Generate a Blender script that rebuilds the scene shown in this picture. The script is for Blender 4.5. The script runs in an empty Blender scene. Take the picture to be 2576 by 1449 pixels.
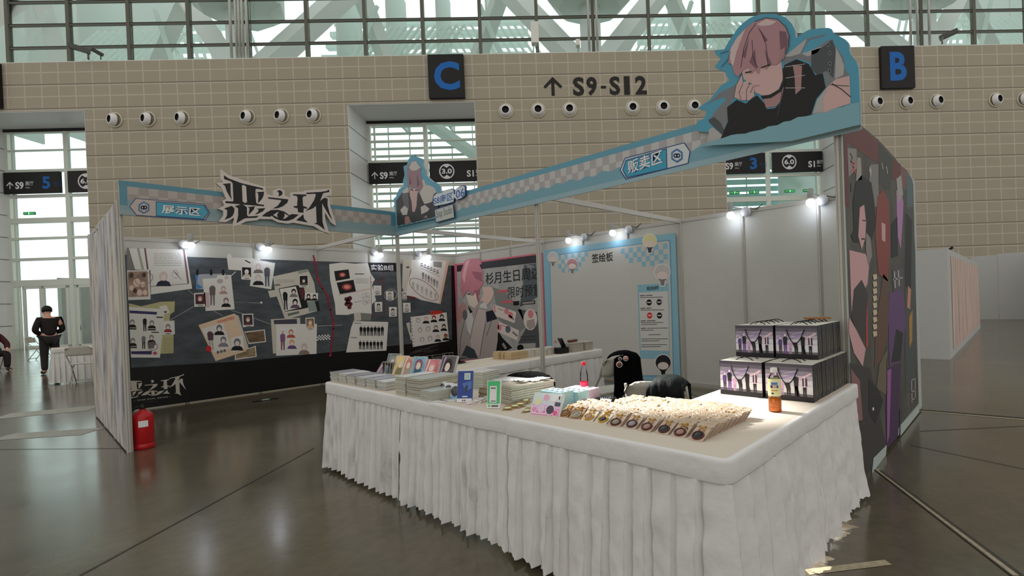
import bpy, bmesh, math, random
from mathutils import Vector, Matrix, noise, geometry
random.seed(7)
SC = bpy.context.scene
COL = SC.collection
PI = math.pi
# ---------------------------------------------------------------- camera, sky, lights, exposure
CP = (6.7187, 9.9202, 1.3766); YAW, PIT, ROL = -2.4244, -0.0081, -0.0372
FPX, CX, CY, PW, PH = 1252.3545, 1478.45, 766.58, 2576, 1449
_f = Vector((math.cos(YAW)*math.cos(PIT), math.sin(YAW)*math.cos(PIT), math.sin(PIT)))
_r = Vector((math.sin(YAW), -math.cos(YAW), 0)); _u = _r.cross(_f)
_c, _s = math.cos(ROL), math.sin(ROL)
R_, U_ = _c*_r + _s*_u, -_s*_r + _c*_u
cd = bpy.data.cameras.new('camera'); cam = bpy.data.objects.new('camera', cd); COL.objects.link(cam)
cam.matrix_world = Matrix(((R_.x, U_.x, -_f.x, CP[0]), (R_.y, U_.y, -_f.y, CP[1]), (R_.z, U_.z, -_f.z, CP[2]), (0, 0, 0, 1)))
cd.sensor_width = 36; cd.lens = 36*FPX/PW
cd.shift_x = -(CX-PW/2)/PW; cd.shift_y = (CY-PH/2)/PW
cd.clip_start = .05; cd.clip_end = 400
SC.camera = cam
# the hall's far wall: s runs along it, t behind it, z up
f0 = Vector((math.cos(YAW), math.sin(YAW), 0)); _a = math.radians(2.15)
TV = math.cos(_a)*_r + math.sin(_a)*f0; NV = -math.sin(_a)*_r + math.cos(_a)*f0
WO = Vector((CP[0], CP[1], 0)) + 24*f0
WALLM = Matrix(((TV.x, NV.x, 0, WO.x), (TV.y, NV.y, 0, WO.y), (0, 0, 1, 0), (0, 0, 0, 1)))

vs = SC.view_settings
vs.view_transform = 'Standard'; vs.look = 'None'; vs.gamma = 1; vs.use_curve_mapping = False
vs.exposure = 0.0
W = bpy.data.worlds.new('hall_sky'); SC.world = W; W.use_nodes = True
nt = W.node_tree; nt.nodes.clear()
def N(t, x=0, **k):
    n = nt.nodes.new(t)
    for a, b in k.items(): setattr(n, a, b)
    return n
tc = N('ShaderNodeTexCoord')
def dotn(v):
    n = N('ShaderNodeVectorMath', operation='DOT_PRODUCT'); n.inputs[1].default_value = v
    nt.links.new(tc.outputs['Generated'], n.inputs[0]); return n.outputs['Value']
def mrange(s, a, b, c, d):
    n = N('ShaderNodeMapRange'); nt.links.new(s, n.inputs[0])
    for i, q in enumerate((a, b, c, d)): n.inputs[i+1].default_value = q
    return n.outputs[0]
def mth(op, a, b):
    n = N('ShaderNodeMath', operation=op)
    for i, q in enumerate((a, b)):
        if isinstance(q, (int, float)): n.inputs[i].default_value = q
        else: nt.links.new(q, n.inputs[i])
    return n.outputs[0]
SKY_BASE, SKY_OUT, SKY_SIDE, SKY_REAR = .45, 1.15, .16, .26
towards = mrange(dotn(tuple(NV)), .15, .6, 0, 1)          # the bright open sky beyond the far windows
low = mrange(dotn((0, 0, 1)), .72, .62, 0, 1)
rear = mrange(dotn((.35, .93, .1)), .1, 1, 0, 1)
side = mrange(dotn((.66, -.75, 0)), -.2, 1, 0, 1)
st = mth('ADD', mth('ADD', SKY_BASE, mth('MULTIPLY', mth('MULTIPLY', towards, low), SKY_OUT)), mth('ADD', mth('MULTIPLY', side, SKY_SIDE), mth('MULTIPLY', rear, SKY_REAR)))
mixc = N('ShaderNodeMix', data_type='RGBA')
nt.links.new(towards, mixc.inputs[0]); mixc.inputs[6].default_value = (1, .965, .915, 1); mixc.inputs[7].default_value = (.88, 1, .98, 1)
bg = N('ShaderNodeBackground'); nt.links.new(mixc.outputs[2], bg.inputs[0]); nt.links.new(st, bg.inputs[1])
wo = N('ShaderNodeOutputWorld'); nt.links.new(bg.outputs[0], wo.inputs[0])

def lamp(name, kind, loc, power, color=(1, 1, 1), target=None, **k):
    d = bpy.data.lights.new(name, kind); d.energy = power; d.color = color
    for a, b in k.items(): setattr(d, a, b)
    o = bpy.data.objects.new(name, d); COL.objects.link(o); o.location = loc
    if target: o.rotation_euler = (Vector(target)-Vector(loc)).to_track_quat('-Z', 'Y').to_euler()
    return o
# added spot, standing in for clerestory sun on the counter's corner
_el = math.radians(40); _tg = Vector((4.15, 8.12, .76)); _d = 30
lamp('counter_sun_spot', 'SPOT', _tg + Vector((.03*_d, -math.cos(_el)*_d, math.sin(_el)*_d)), 120000, (1, .98, .94), _tg,
     spot_size=math.radians(2.2), spot_blend=.12, shadow_soft_size=.12)

# ---------------------------------------------------------------- pixel <-> place
def ray(x, y):
    return R_*((x-CX)/FPX) - U_*((y-CY)/FPX) + _f
def atz(x, y, z):
    d = ray(x, y); return Vector(CP) + d*((z-CP[2])/d.z)
def wallp(x, y, t=0.):          # (s, z) on the hall wall, t behind its face
    d = ray(x, y); c = Vector(CP); k = ((WO-c).dot(NV)+t)/d.dot(NV); P = c+d*k-WO
    return P.dot(TV), P.z
class Plane:
    def __init__(s, o, u, v): s.o, s.u, s.v = Vector(o), Vector(u), Vector(v); s.n = s.u.cross(s.v)
    def uv(s, x, y):
        d = ray(x, y); k = (s.o-Vector(CP)).dot(s.n)/d.dot(s.n); P = Vector(CP)+d*k-s.o
        return P.dot(s.u), P.dot(s.v)
    def w(s, u, v, d=0): return s.o+s.u*u+s.v*v+s.n*d

# ---------------------------------------------------------------- materials
def lin(c):
    return tuple((q/12.92 if q <= .04045 else ((q+.055)/1.055)**2.4) for q in (v/255 for v in c))
MATS = {}
def mat(c, rough=.6, metal=0., E=.45, noise_=0., scale=8., bump=0., bscale=60., stretch=None, name=None, spec=.5, emit=0., trans=0., alpha=1., ior=1.45, raw=False):
    """c: the colour as it looks under the hall's light (0-255); divided by E to get the surface colour"""
    key = (tuple(c), rough, metal, E, noise_, scale, bump, bscale, stretch, emit, trans, alpha, raw, spec)
    if key in MATS: return MATS[key]
    col = tuple(min(.92, q/(1 if raw else E)) for q in lin(c))
    m = bpy.data.materials.new(name or 'surface'); m.use_nodes = True
    t = m.node_tree; b = t.nodes['Principled BSDF']
    b.inputs['Base Color'].default_value = (*col, 1); b.inputs['Roughness'].default_value = rough
    b.inputs['Metallic'].default_value = metal; b.inputs['Specular IOR Level'].default_value = spec
    b.inputs['IOR'].default_value = ior
    if trans: b.inputs['Transmission Weight'].default_value = trans
    if alpha < 1: b.inputs['Alpha'].default_value = alpha
    if emit: b.inputs['Emission Color'].default_value = (*col, 1); b.inputs['Emission Strength'].default_value = emit
    if noise_ or bump:
        co = t.nodes.new('ShaderNodeTexCoord'); mp = t.nodes.new('ShaderNodeMapping')
        t.links.new(co.outputs['Object'], mp.inputs[0])
        if stretch: mp.inputs['Scale'].default_value = stretch
    if noise_:
        n = t.nodes.new('ShaderNodeTexNoise'); n.inputs['Scale'].default_value = scale; n.inputs['Detail'].default_value = 6
        t.links.new(mp.outputs[0], n.inputs['Vector'])
        r = t.nodes.new('ShaderNodeMapRange'); t.links.new(n.outputs[0], r.inputs[0])
        r.inputs[1].default_value = .3; r.inputs[2].default_value = .7; r.inputs[3].default_value = 1-noise_; r.inputs[4].default_value = 1+noise_
        mx = t.nodes.new('ShaderNodeMix'); mx.data_type = 'RGBA'; mx.blend_type = 'MULTIPLY'; mx.inputs[0].default_value = 1
        mx.inputs[6].default_value = (*col, 1); t.links.new(r.outputs[0], mx.inputs[7]); t.links.new(mx.outputs[2], b.inputs['Base Color'])
    if bump:
        n = t.nodes.new('ShaderNodeTexNoise'); n.inputs['Scale'].default_value = bscale; n.inputs['Detail'].default_value = 4
        t.links.new(mp.outputs[0], n.inputs['Vector'])
        bp = t.nodes.new('ShaderNodeBump'); bp.inputs['Strength'].default_value = bump; bp.inputs['Distance'].default_value = .02
        t.links.new(n.outputs[0], bp.inputs['Height']); t.links.new(bp.outputs[0], b.inputs['Normal'])
    MATS[key] = m
    return m
def glassmat(name, tint=(.93, .98, .97), rough=.02):
    m = bpy.data.materials.new(name); m.use_nodes = True; t = m.node_tree; t.nodes.clear()
    tr = t.nodes.new('ShaderNodeBsdfTransparent'); tr.inputs[0].default_value = (*tint, 1)
    gl = t.nodes.new('ShaderNodeBsdfGlossy'); gl.inputs['Roughness'].default_value = rough
    lw = t.nodes.new('ShaderNodeFresnel'); lw.inputs[0].default_value = 1.3
    mx = t.nodes.new('ShaderNodeMixShader'); o = t.nodes.new('ShaderNodeOutputMaterial')
    t.links.new(lw.outputs[0], mx.inputs[0]); t.links.new(tr.outputs[0], mx.inputs[1]); t.links.new(gl.outputs[0], mx.inputs[2]); t.links.new(mx.outputs[0], o.inputs[0])
    return m
WHITE = mat((226, 226, 222), .5, E=1, raw=True, noise_=.03)
FRMD = mat((104, 104, 92), .5, raw=True)
ALU = mat((190, 190, 186), .35, .6, raw=True)
DARKGAP = mat((38, 38, 38), .7, raw=True)
BLACK = mat((14, 14, 15), .6, raw=True)
GLASS = glassmat('window_glass')
FILM = glassmat('clear_film', (.97, .97, .97), .12)

# ---------------------------------------------------------------- mesh builder
class MB:
    def __init__(s): s.v, s.f, s.mi, s.sm, s.mats = [], [], [], [], []
    def add(s, vs_, fs, m, smooth=False):
        if m not in s.mats: s.mats.append(m)
        k = s.mats.index(m); b = len(s.v)
        s.v += [Vector(q) for q in vs_]
        for f in fs: s.f.append([b+i for i in f]); s.mi.append(k); s.sm.append(smooth)
        return s
    def hexa(s, c, m):          # 8 corners, bottom ring then top ring (counter-clockwise from above)
        return s.add(c, [(3, 2, 1, 0), (4, 5, 6, 7), (0, 1, 5, 4), (1, 2, 6, 5), (2, 3, 7, 6), (3, 0, 4, 7)], m)
    def box(s, x0, x1, y0, y1, z0, z1, m):
        x0, x1 = sorted((x0, x1)); y0, y1 = sorted((y0, y1)); z0, z1 = sorted((z0, z1))
        return s.hexa([(x0, y0, z0), (x1, y0, z0), (x1, y1, z0), (x0, y1, z0), (x0, y0, z1), (x1, y0, z1), (x1, y1, z1), (x0, y1, z1)], m)
    def obox(s, M, x, y, z, m):  # box centred in x,y, from 0 to z, placed by a matrix
        return s.hexa([M @ Vector(q) for q in ((-x/2, -y/2, 0), (x/2, -y/2, 0), (x/2, y/2, 0), (-x/2, y/2, 0), (-x/2, -y/2, z), (x/2, -y/2, z), (x/2, y/2, z), (-x/2, y/2, z))], m)
    def tube(s, pts, r, m, seg=8, smooth=True, caps=True):
        pts = [Vector(p) for p in pts]; n = len(pts); rs = r if isinstance(r, (list, tuple)) else [r]*n
        vs_, fs = [], []; up = None
        for i, p in enumerate(pts):
            t = (pts[min(i+1, n-1)]-pts[max(i-1, 0)]).normalized()
            if up is None: up = Vector((0, 0, 1)) if abs(t.z) < .9 else Vector((1, 0, 0))
            a = t.cross(up).normalized(); b = a.cross(t).normalized(); up = b
            for k in range(seg): vs_.append(p+(a*math.cos(2*PI*k/seg)+b*math.sin(2*PI*k/seg))*rs[i])
        for i in range(n-1):
            for k in range(seg):
                q = (k+1) % seg; fs.append((i*seg+k, i*seg+q, (i+1)*seg+q, (i+1)*seg+k))
        if caps: fs.append(tuple(range(seg))[::-1]); fs.append(tuple((n-1)*seg+k for k in range(seg)))
        return s.add(vs_, fs, m, smooth)
    def lathe(s, prof, m, M=None, seg=24, smooth=True, sx=1., sy=1., cap=True):
        M = M or Matrix.Identity(4); vs_, fs = [], []; n = len(prof)
        for r, z in prof:
            for k in range(seg): vs_.append(M @ Vector((r*math.cos(2*PI*k/seg)*sx, r*math.sin(2*PI*k/seg)*sy, z)))
        for i in range(n-1):
            for k in range(seg):
                q = (k+1) % seg; fs.append((i*seg+k, i*seg+q, (i+1)*seg+q, (i+1)*seg+k))
        if cap and prof[0][0] > 1e-6: fs.append(tuple(range(seg))[::-1])
        if cap and prof[-1][0] > 1e-6: fs.append(tuple((n-1)*seg+k for k in range(seg)))
        return s.add(vs_, fs, m, smooth)
    def poly(s, pl, uv, m, d=0.):       # flat polygon on a plane
        tri = geometry.tessellate_polygon([[Vector((a, b, 0)) for a, b in uv]])
        vs_ = [pl.w(a, b, d) for a, b in uv]; fs = []
        for t in tri:
            A, B, C = (Vector(uv[i]) for i in t)
            fs.append(tuple(t) if (B-A).cross(C-A) > 0 else tuple(t)[::-1])
        return s.add(vs_, fs, m)
    def slab(s, pl, uv, m, d0, d1, mside=None):   # outline cut from board: front at d1, back at d0
        s.poly(pl, uv, m, d1); n = len(uv)
        vs_ = [pl.w(a, b, d0) for a, b in uv]+[pl.w(a, b, d1) for a, b in uv]
        ar = sum(uv[i][0]*uv[(i+1) % n][1]-uv[(i+1) % n][0]*uv[i][1] for i in range(n))
        fs = [(i, (i+1) % n, n+(i+1) % n, n+i) if ar > 0 else ((i+1) % n, i, n+i, n+(i+1) % n) for i in range(n)]
        s.add(vs_, fs, mside or m)
        k = len(s.f); s.poly(pl, uv, mside or m, d0)
        for j in range(k, len(s.f)): s.f[j] = s.f[j][::-1]
        return s
    def xf(s, M):
        s.v = [M @ q for q in s.v]; return s
    def build(s, name, parent=None, local=False, origin=None):
        me = bpy.data.meshes.new(name)
        o = bpy.data.objects.new(name, me); COL.objects.link(o)
        vv = s.v
        if parent is not None:
            o.parent = parent
            if not local:
                Mi = world(parent).inverted(); vv = [Mi @ q for q in vv]
        elif not local:
            if origin is None:
                xs = [q.x for q in vv]; ys = [q.y for q in vv]
                origin = Vector(((min(xs)+max(xs))/2, (min(ys)+max(ys))/2, min(q.z for q in vv)))
            o.location = origin; vv = [q-Vector(origin) for q in vv]
        me.from_pydata([tuple(q) for q in vv], [], s.f)
        for m in s.mats: me.materials.append(m)
        me.polygons.foreach_set('material_index', s.mi); me.polygons.foreach_set('use_smooth', s.sm)
        me.update()
        return o
def world(o):
    M = o.matrix_basis
    return world(o.parent) @ M if o.parent else M.copy()
def tag(o, label=None, cat=None, group=None, kind=None):
    if label: o['label'] = label
    if cat: o['category'] = cat
    if group: o['group'] = group
    if kind: o['kind'] = kind
    return o
def thing(name, label, cat, loc=(0, 0, 0), rz=0., group=None):
    o = bpy.data.objects.new(name, None); COL.objects.link(o); o.empty_display_size = .1
    o.location = loc; o.rotation_euler = (0, 0, rz)
    return tag(o, label, cat, group)
def children(o): return [c for c in bpy.data.objects if c.parent == o]
def tree(o): return [(c, tree(c)) for c in children(o)]
def dup(o, tr, M=None, label=None, group=None, parent=None):   # copy a thing with its parts and sub-parts
    c = o.copy(); COL.objects.link(c)
    if parent: c.parent = parent
    if M is not None: c.matrix_basis = M
    if label: c['label'] = label
    if group: c['group'] = group
    for ch, sub in tr: dup(ch, sub, parent=c)
    return c
ORD = ['first', 'second', 'third', 'fourth', 'fifth', 'sixth', 'seventh', 'eighth', 'ninth', 'tenth', 'eleventh', 'twelfth', 'thirteenth', 'fourteenth', 'fifteenth', 'sixteenth', 'seventeenth', 'eighteenth', 'nineteenth', 'twentieth']
def rot(x=0, y=0, z=0): return Matrix.Rotation(z, 4, 'Z') @ Matrix.Rotation(y, 4, 'Y') @ Matrix.Rotation(x, 4, 'X')
def T(x, y=None, z=None): return Matrix.Translation(Vector(x) if y is None else Vector((x, y, z)))

# ---------------------------------------------------------------- lettering and printed artwork
_txt = {}
def glyphs(string, bold=0.):
    k = (string, bold)
    if k in _txt: return _txt[k]
    cu = bpy.data.curves.new('lettering', 'FONT'); cu.body = string; cu.size = 1; cu.offset = bold; cu.resolution_u = 3
    o = bpy.data.objects.new('lettering', cu); COL.objects.link(o)
    dg = bpy.context.evaluated_depsgraph_get(); me = o.evaluated_get(dg).to_mesh()
    vs_ = [(q.co.x, q.co.y) for q in me.vertices]; fs = [tuple(p.vertices) for p in me.polygons]
    o.evaluated_get(dg).to_mesh_clear(); bpy.data.objects.remove(o); bpy.data.curves.remove(cu)
    x0 = min(a for a, b in vs_); x1 = max(a for a, b in vs_); y0 = min(b for a, b in vs_); y1 = max(b for a, b in vs_)
    _txt[k] = ([((a-x0)/(x1-x0), (b-y0)/(y1-y0)) for a, b in vs_], fs)
    return _txt[k]
class Art:
    """printed layers on one board: every call adds shapes to the same mesh, a hair above the sheet"""
    LAY = .0007
    def __init__(s, plane, E=.45, base=0.): s.pl, s.E, s.mb, s.cr, s.base = plane, E, MB(), (0, 0, 1), base
    def crop(s, ox, oy, k): s.cr = (ox, oy, k); return s
    def P(s, pts): return [s.pl.uv(s.cr[0]+x/s.cr[2], s.cr[1]+y/s.cr[2]) for x, y in pts]
    def m(s, c, rough=.5): return c if not isinstance(c, (tuple, list)) else mat(c, rough, E=s.E)
    def px(s, pts, c, L=1): s.uvp(s.P(pts), c, L); return s
    def uvp(s, uv, c, L=1): s.mb.poly(s.pl, uv, s.m(c), s.base+L*s.LAY); return s
    def rect(s, u0, u1, v0, v1, c, L=1): return s.uvp([(u0, v0), (u1, v0), (u1, v1), (u0, v1)], c, L)
    def ell(s, x, y, rx, ry, c, L=1, n=18): return s.px([(x+rx*math.cos(2*PI*k/n), y+ry*math.sin(2*PI*k/n)) for k in range(n)], c, L)
    def line(s, pts, w, c, L=1):
        for (x0, y0), (x1, y1) in zip(pts, pts[1:]):
            l = math.hypot(x1-x0, y1-y0) or 1; a, b = (y1-y0)/l*w/2, -(x1-x0)/l*w/2
            e, g = (x1-x0)/l*w/3, (y1-y0)/l*w/3
            s.px([(x0+a-e, y0+b-g), (x1+a+e, y1+b+g), (x1-a+e, y1-b+g), (x0-a-e, y0-b-g)], c, L)
        return s
    def ring(s, x, y, rx, ry, w, c, L=1, rotd=0, n=28):
        q = math.radians(rotd); p = []
        for k in range(n+1):
            a = 2*PI*k/n; X, Y = rx*math.cos(a), ry*math.sin(a); p.append((x+X*math.cos(q)-Y*math.sin(q), y+X*math.sin(q)+Y*math.cos(q)))
        return s.line(p, w, c, L)
    def text(s, string, bl, br, tl, c, bold=0., L=3):
        (a, b), (e, f), (g, h) = s.P([bl, br, tl]); vs_, fs = glyphs(string, bold)
        s.mb.add([s.pl.w(a+x*(e-a)+y*(g-a), b+x*(f-b)+y*(h-b), s.base+L*s.LAY) for x, y in vs_], fs, s.m(c)); return s
    def tuv(s, string, u0, u1, v0, v1, c, bold=0., L=3):
        vs_, fs = glyphs(string, bold)
        s.mb.add([s.pl.w(u0+x*(u1-u0), v0+y*(v1-v0), s.base+L*s.LAY) for x, y in vs_], fs, s.m(c)); return s
    def fig(s, x, y, h, body, head=(190, 170, 160), L=3, legs=None, sk=0., w=1.):   # small plain standing figure, centre x, middle y
        t = y-h/2; k = h*w
        s.ell(x-sk*.4*h, t+.07*h, .055*k, .07*h, head, L)
        s.px([(x-.06*k-sk*.3*h, t+.15*h), (x+.06*k-sk*.3*h, t+.15*h), (x+.13*k, t+.24*h), (x+.12*k, t+.55*h), (x-.12*k, t+.55*h), (x-.14*k-sk*.2*h, t+.24*h)], body, L)
        lg = legs or body
        s.px([(x-.1*k, t+.54*h), (x-.01*k, t+.54*h), (x-.03*k+sk*.3*h, t+h), (x-.09*k+sk*.3*h, t+h)], lg, L)
        s.px([(x+.01*k, t+.54*h), (x+.1*k, t+.54*h), (x+.1*k+sk*.4*h, t+h), (x+.04*k+sk*.4*h, t+h)], lg, L); return s
    def bust(s, x, y, h, hair, body, face=(205, 190, 182), L=3):
        s.px([(x-.5*h, y+.5*h), (x-.36*h, y+.22*h), (x-.1*h, y+.12*h), (x+.1*h, y+.12*h), (x+.36*h, y+.22*h), (x+.5*h, y+.5*h)], body, L)
        s.ell(x, y-.14*h, .27*h, .32*h, hair, L); s.ell(x, y-.04*h, .17*h, .2*h, face, L+1); return s
    def build(s, name, parent=None): return s.mb.build(name, parent)
# ================================================================ the hall
def gnode(t, typ, **k):
    n = t.nodes.new(typ)
    for a, b in k.items(): setattr(n, a, b)
    return n
def tile_material():
    m = bpy.data.materials.new('tiled_panel_wall'); m.use_nodes = True; t = m.node_tree; b = t.nodes['Principled BSDF']; L = t.links.new
    co = gnode(t, 'ShaderNodeTexCoord'); sp = gnode(t, 'ShaderNodeSeparateXYZ'); L(co.outputs['Object'], sp.inputs[0])
    def M_(op, a, b_=None):
        n = gnode(t, 'ShaderNodeMath', operation=op)
        for i, q in enumerate((a, b_)):
            if q is None: continue
            if isinstance(q, (int, float)): n.inputs[i].default_value = q
            else: L(q, n.inputs[i])
        return n.outputs[0]
    def band(coord, off, pitch, w):     # 1 inside a line of width w
        fr = M_('FRACT', M_('DIVIDE', M_('SUBTRACT', coord, off), pitch)); d = M_('ABSOLUTE', M_('SUBTRACT', fr, .5))
        return M_('GREATER_THAN', d, .5-w/2/pitch)
    X = M_('ADD', sp.outputs[0], 760*.1); Z = sp.outputs[2]
    light = M_('MAXIMUM', band(X, .24+76-76, .76, .05), band(Z, 5.62-1.11*6+.555, 1.11, .05))
    light = M_('MAXIMUM', light, band(Z, 5.56-1.11*6, 1.11, .05))
    dark = band(Z, 5.62-1.11*6, 1.11, .05)
    n = gnode(t, 'ShaderNodeTexNoise'); n.inputs['Scale'].default_value = .7; L(co.outputs['Object'], n.inputs['Vector'])
    c1 = gnode(t, 'ShaderNodeMix', data_type='RGBA'); c1.inputs[6].default_value = (.42, .37, .275, 1); c1.inputs[7].default_value = (.47, .42, .32, 1); L(n.outputs[0], c1.inputs[0])
    c2 = gnode(t, 'ShaderNodeMix', data_type='RGBA'); L(light, c2.inputs[0]); L(c1.outputs[2], c2.inputs[6]); c2.inputs[7].default_value = (.60, .545, .43, 1)
    c3 = gnode(t, 'ShaderNodeMix', data_type='RGBA'); L(dark, c3.inputs[0]); L(c2.outputs[2], c3.inputs[6]); c3.inputs[7].default_value = (.24, .21, .16, 1)
    L(c3.outputs[2], b.inputs['Base Color']); b.inputs['Roughness'].default_value = .6
    return m
def floor_material():
    m = bpy.data.materials.new('polished_concrete'); m.use_nodes = True; t = m.node_tree; b = t.nodes['Principled BSDF']; L = t.links.new
    co = gnode(t, 'ShaderNodeTexCoord')
    n1 = gnode(t, 'ShaderNodeTexNoise'); n1.inputs['Scale'].default_value = .9; n1.inputs['Detail'].default_value = 8; n1.inputs['Roughness'].default_value = .65
    n2 = gnode(t, 'ShaderNodeTexNoise'); n2.inputs['Scale'].default_value = 14; n2.inputs['Detail'].default_value = 6
    for n in (n1, n2): L(co.outputs['Object'], n.inputs['Vector'])
    r = gnode(t, 'ShaderNodeValToRGB'); e = r.color_ramp.elements
    e[0].position = .3; e[0].color = (.080, .065, .040, 1); e[1].position = .72; e[1].color = (.150, .125, .080, 1)
    mxf = gnode(t, 'ShaderNodeMath', operation='MULTIPLY_ADD'); L(n2.outputs[0], mxf.inputs[0]); mxf.inputs[1].default_value = .35; L(n1.outputs[0], mxf.inputs[2])
    sb = gnode(t, 'ShaderNodeMath', operation='SUBTRACT'); L(mxf.outputs[0], sb.inputs[0]); sb.inputs[1].default_value = .17
    L(sb.outputs[0], r.inputs[0]); L(r.outputs[0], b.inputs['Base Color'])
    rr = gnode(t, 'ShaderNodeMapRange'); L(n1.outputs[0], rr.inputs[0]); rr.inputs[3].default_value = .10; rr.inputs[4].default_value = .24; L(rr.outputs[0], b.inputs['Roughness'])
    b.inputs['Specular IOR Level'].default_value = .85
    bp = gnode(t, 'ShaderNodeBump'); bp.inputs['Strength'].default_value = .07; bp.inputs['Distance'].default_value = .01
    n3 = gnode(t, 'ShaderNodeTexNoise'); n3.inputs['Scale'].default_value = 2.2; n3.inputs['Detail'].default_value = 3; L(co.outputs['Object'], n3.inputs['Vector']); L(n3.outputs[0], bp.inputs['Height']); L(bp.outputs[0], b.inputs['Normal'])
    return m
b = MB(); b.add([(-60, -60, 0), (40, -60, 0), (40, 40, 0), (-60, 40, 0)], [(0, 1, 2, 3)], floor_material())
tag(b.build('floor', local=True), kind='structure')
# cable trench covers and saw joints in the floor
COVER = mat((120, 112, 92), .5, noise_=.25, scale=30); SEAM = mat((42, 38, 32), .6); STEEL = mat((118, 116, 108), .4, noise_=.15, scale=20, bump=.3, bscale=90)
def strip(pts, w, m, z=.002, name='trim_1'):
    q = MB()
    for a, c in zip(pts, pts[1:]):
        a, c = Vector((*a, 0)), Vector((*c, 0)); d = (c-a).normalized(); n = Vector((-d.y, d.x, 0))*w/2
        q.add([a-n+Vector((0, 0, z)), c-n+Vector((0, 0, z)), c+n+Vector((0, 0, z)), a+n+Vector((0, 0, z))], [(0, 1, 2, 3)], m)
    return tag(q.build(name), kind='structure')
def fl(*pts): return [tuple(atz(x, y, 0)[:2]) for x, y in pts]
k = 1
for pts, w, m, z in ((fl((2205, 1180), (2560, 1449)), .05, COVER, .002), (fl((2213, 1183), (2575, 1452)), .02, SEAM, .004), (fl((2195, 1178), (2545, 1449)), .012, SEAM, .004),
                     (fl((2030, 1440), (2235, 1415)), .05, COVER, .002), (fl((2315, 1031), (2576, 1052)), .035, SEAM, .004), (fl((2315, 1034), (2576, 1056)), .05, COVER, .002),
                     (fl((0, 1131), (330, 1128)), .012, SEAM, .004), (fl((790, 1128), (200, 1449)), .012, SEAM, .004), (fl((0, 1048), (238, 1026)), .5, STEEL, .002), (fl((0, 1100), (236, 1085)), .35, STEEL, .002),
                     (fl((1720, 985), (1800, 1012)), .012, SEAM, .004), (fl((2315, 1085), (2576, 1072)), .012, SEAM, .003), (fl((2290, 1120), (2576, 1180)), .01, SEAM, .003)):
    strip(pts, w, m, z, 'trim_%d' % k); k += 1

# the far wall, tiled, with three recessed glazed entrances
TILE = tile_material(); RECESS = mat((196, 204, 198), .5, E=.5)
S0, S1, ZT, OPT, DEP = -46, 46, 13.3, 11.06, 2.2
OPEN = [(-28.95, -22.98), (-11.0, -5.03), (6.95, 12.92), (24.9, 30.87)]
w = MB(); e = S0
for a, c in OPEN:
    w.box(e, a, 0, DEP+.3, 0, ZT, TILE); w.box(a, c, 0, DEP+.3, OPT, ZT, TILE); e = c
w.box(e, S1, 0, DEP+.3, 0, ZT, TILE)
o = w.build('wall_back', local=True); o.matrix_basis = WALLM; tag(o, kind='structure')
FRAME = mat((168, 172, 164), .4, E=.5, metal=.2); FRAMED = mat((96, 100, 96), .5, E=.5)
def wb(bm, name, parent=None):     # build in wall coordinates
    return bm.xf(WALLM).build(name, parent)
for i, (a, c) in enumerate(OPEN):
    r = MB()                      # white metal lining of the recess with panel joints
    for (x, sg) in ((a, 1), (c, -1)):
        r.box(x, x+sg*.02, .01, DEP, 0, OPT, RECESS)
        for z in [1.18+1.11*j for j in range(9)]: r.box(x+sg*.019, x+sg*.026, .01, DEP, z-.02, z+.02, FRAMED)
    r.box(a, c, .01, DEP, OPT-.02, OPT, RECESS)
    tag(wb(r, 'trim_%d' % (30+i)), kind='structure')
    d = thing('door_%d' % (i+1), None, None, WALLM @ Vector(((a+c)/2, DEP, 0))); tag(d, kind='structure')
    mid = (a+c)/2; f = MB()
    for x in (a+.08, mid, c-.08): f.box(x-.1, x+.1, DEP-.06, DEP+.1, 0, OPT, FRAME)
    for x in (a+.38, c-.38): f.box(x-.03, x+.03, DEP-.04, DEP+.08, 0, OPT, FRAME)
    for z, h in ((OPT-.12, .22), (9.98, .07), (8.95, .14), (7.68, .14), (6.45, .26), (5.55, .12), (4.5, .14), (3.3, .32)):
        f.box(a, c, DEP-.05, DEP+.09, z-h/2, z+h/2, FRAME)
    f.box(a, c, DEP-.08, DEP, OPT-.16, OPT-.02, DARKGAP)
    wb(f, 'door_frame', d)
    for x0, x1 in ((a+.55, (a+mid)/2), ((a+mid)/2, mid-.2), (mid+.2, (c+mid)/2), ((c+mid)/2, c-.55)):
        lf = MB()
        for q in (x0+.06, x1-.06): lf.box(q-.06, q+.06, DEP-.03, DEP+.05, 0, 3.15, FRAME)
        for z in (.07, 3.08): lf.box(x0, x1, DEP-.03, DEP+.05, z-.07, z+.07, FRAME)
        lo = wb(lf, 'door_leaf', d)
        g = MB(); g.box(x0+.12, x1-.12, DEP, DEP+.012, .14, 3.0, GLASS); wb(g, 'door_pane', lo)
        hb = MB(); hx = x1-.2 if x0 < mid and x1 < mid-.3 else x0+.2; hb.tube([(hx, DEP-.1, .85), (hx, DEP-.1, 1.35)], .02, ALU, 6); wb(hb, 'door_handle', lo)
    for z0, z1 in ((3.46, 4.43), (4.57, 5.49), (5.61, 6.32), (6.58, 7.61), (7.75, 8.88), (9.02, 9.95), (10.02, 10.92)):
        for x0, x1 in ((a+.41, mid-.1), (mid+.1, c-.41)):
            g = MB(); g.box(x0, x1, DEP+.02, DEP+.032, z0, z1, GLASS); wb(g, 'window_pane', d)

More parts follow.
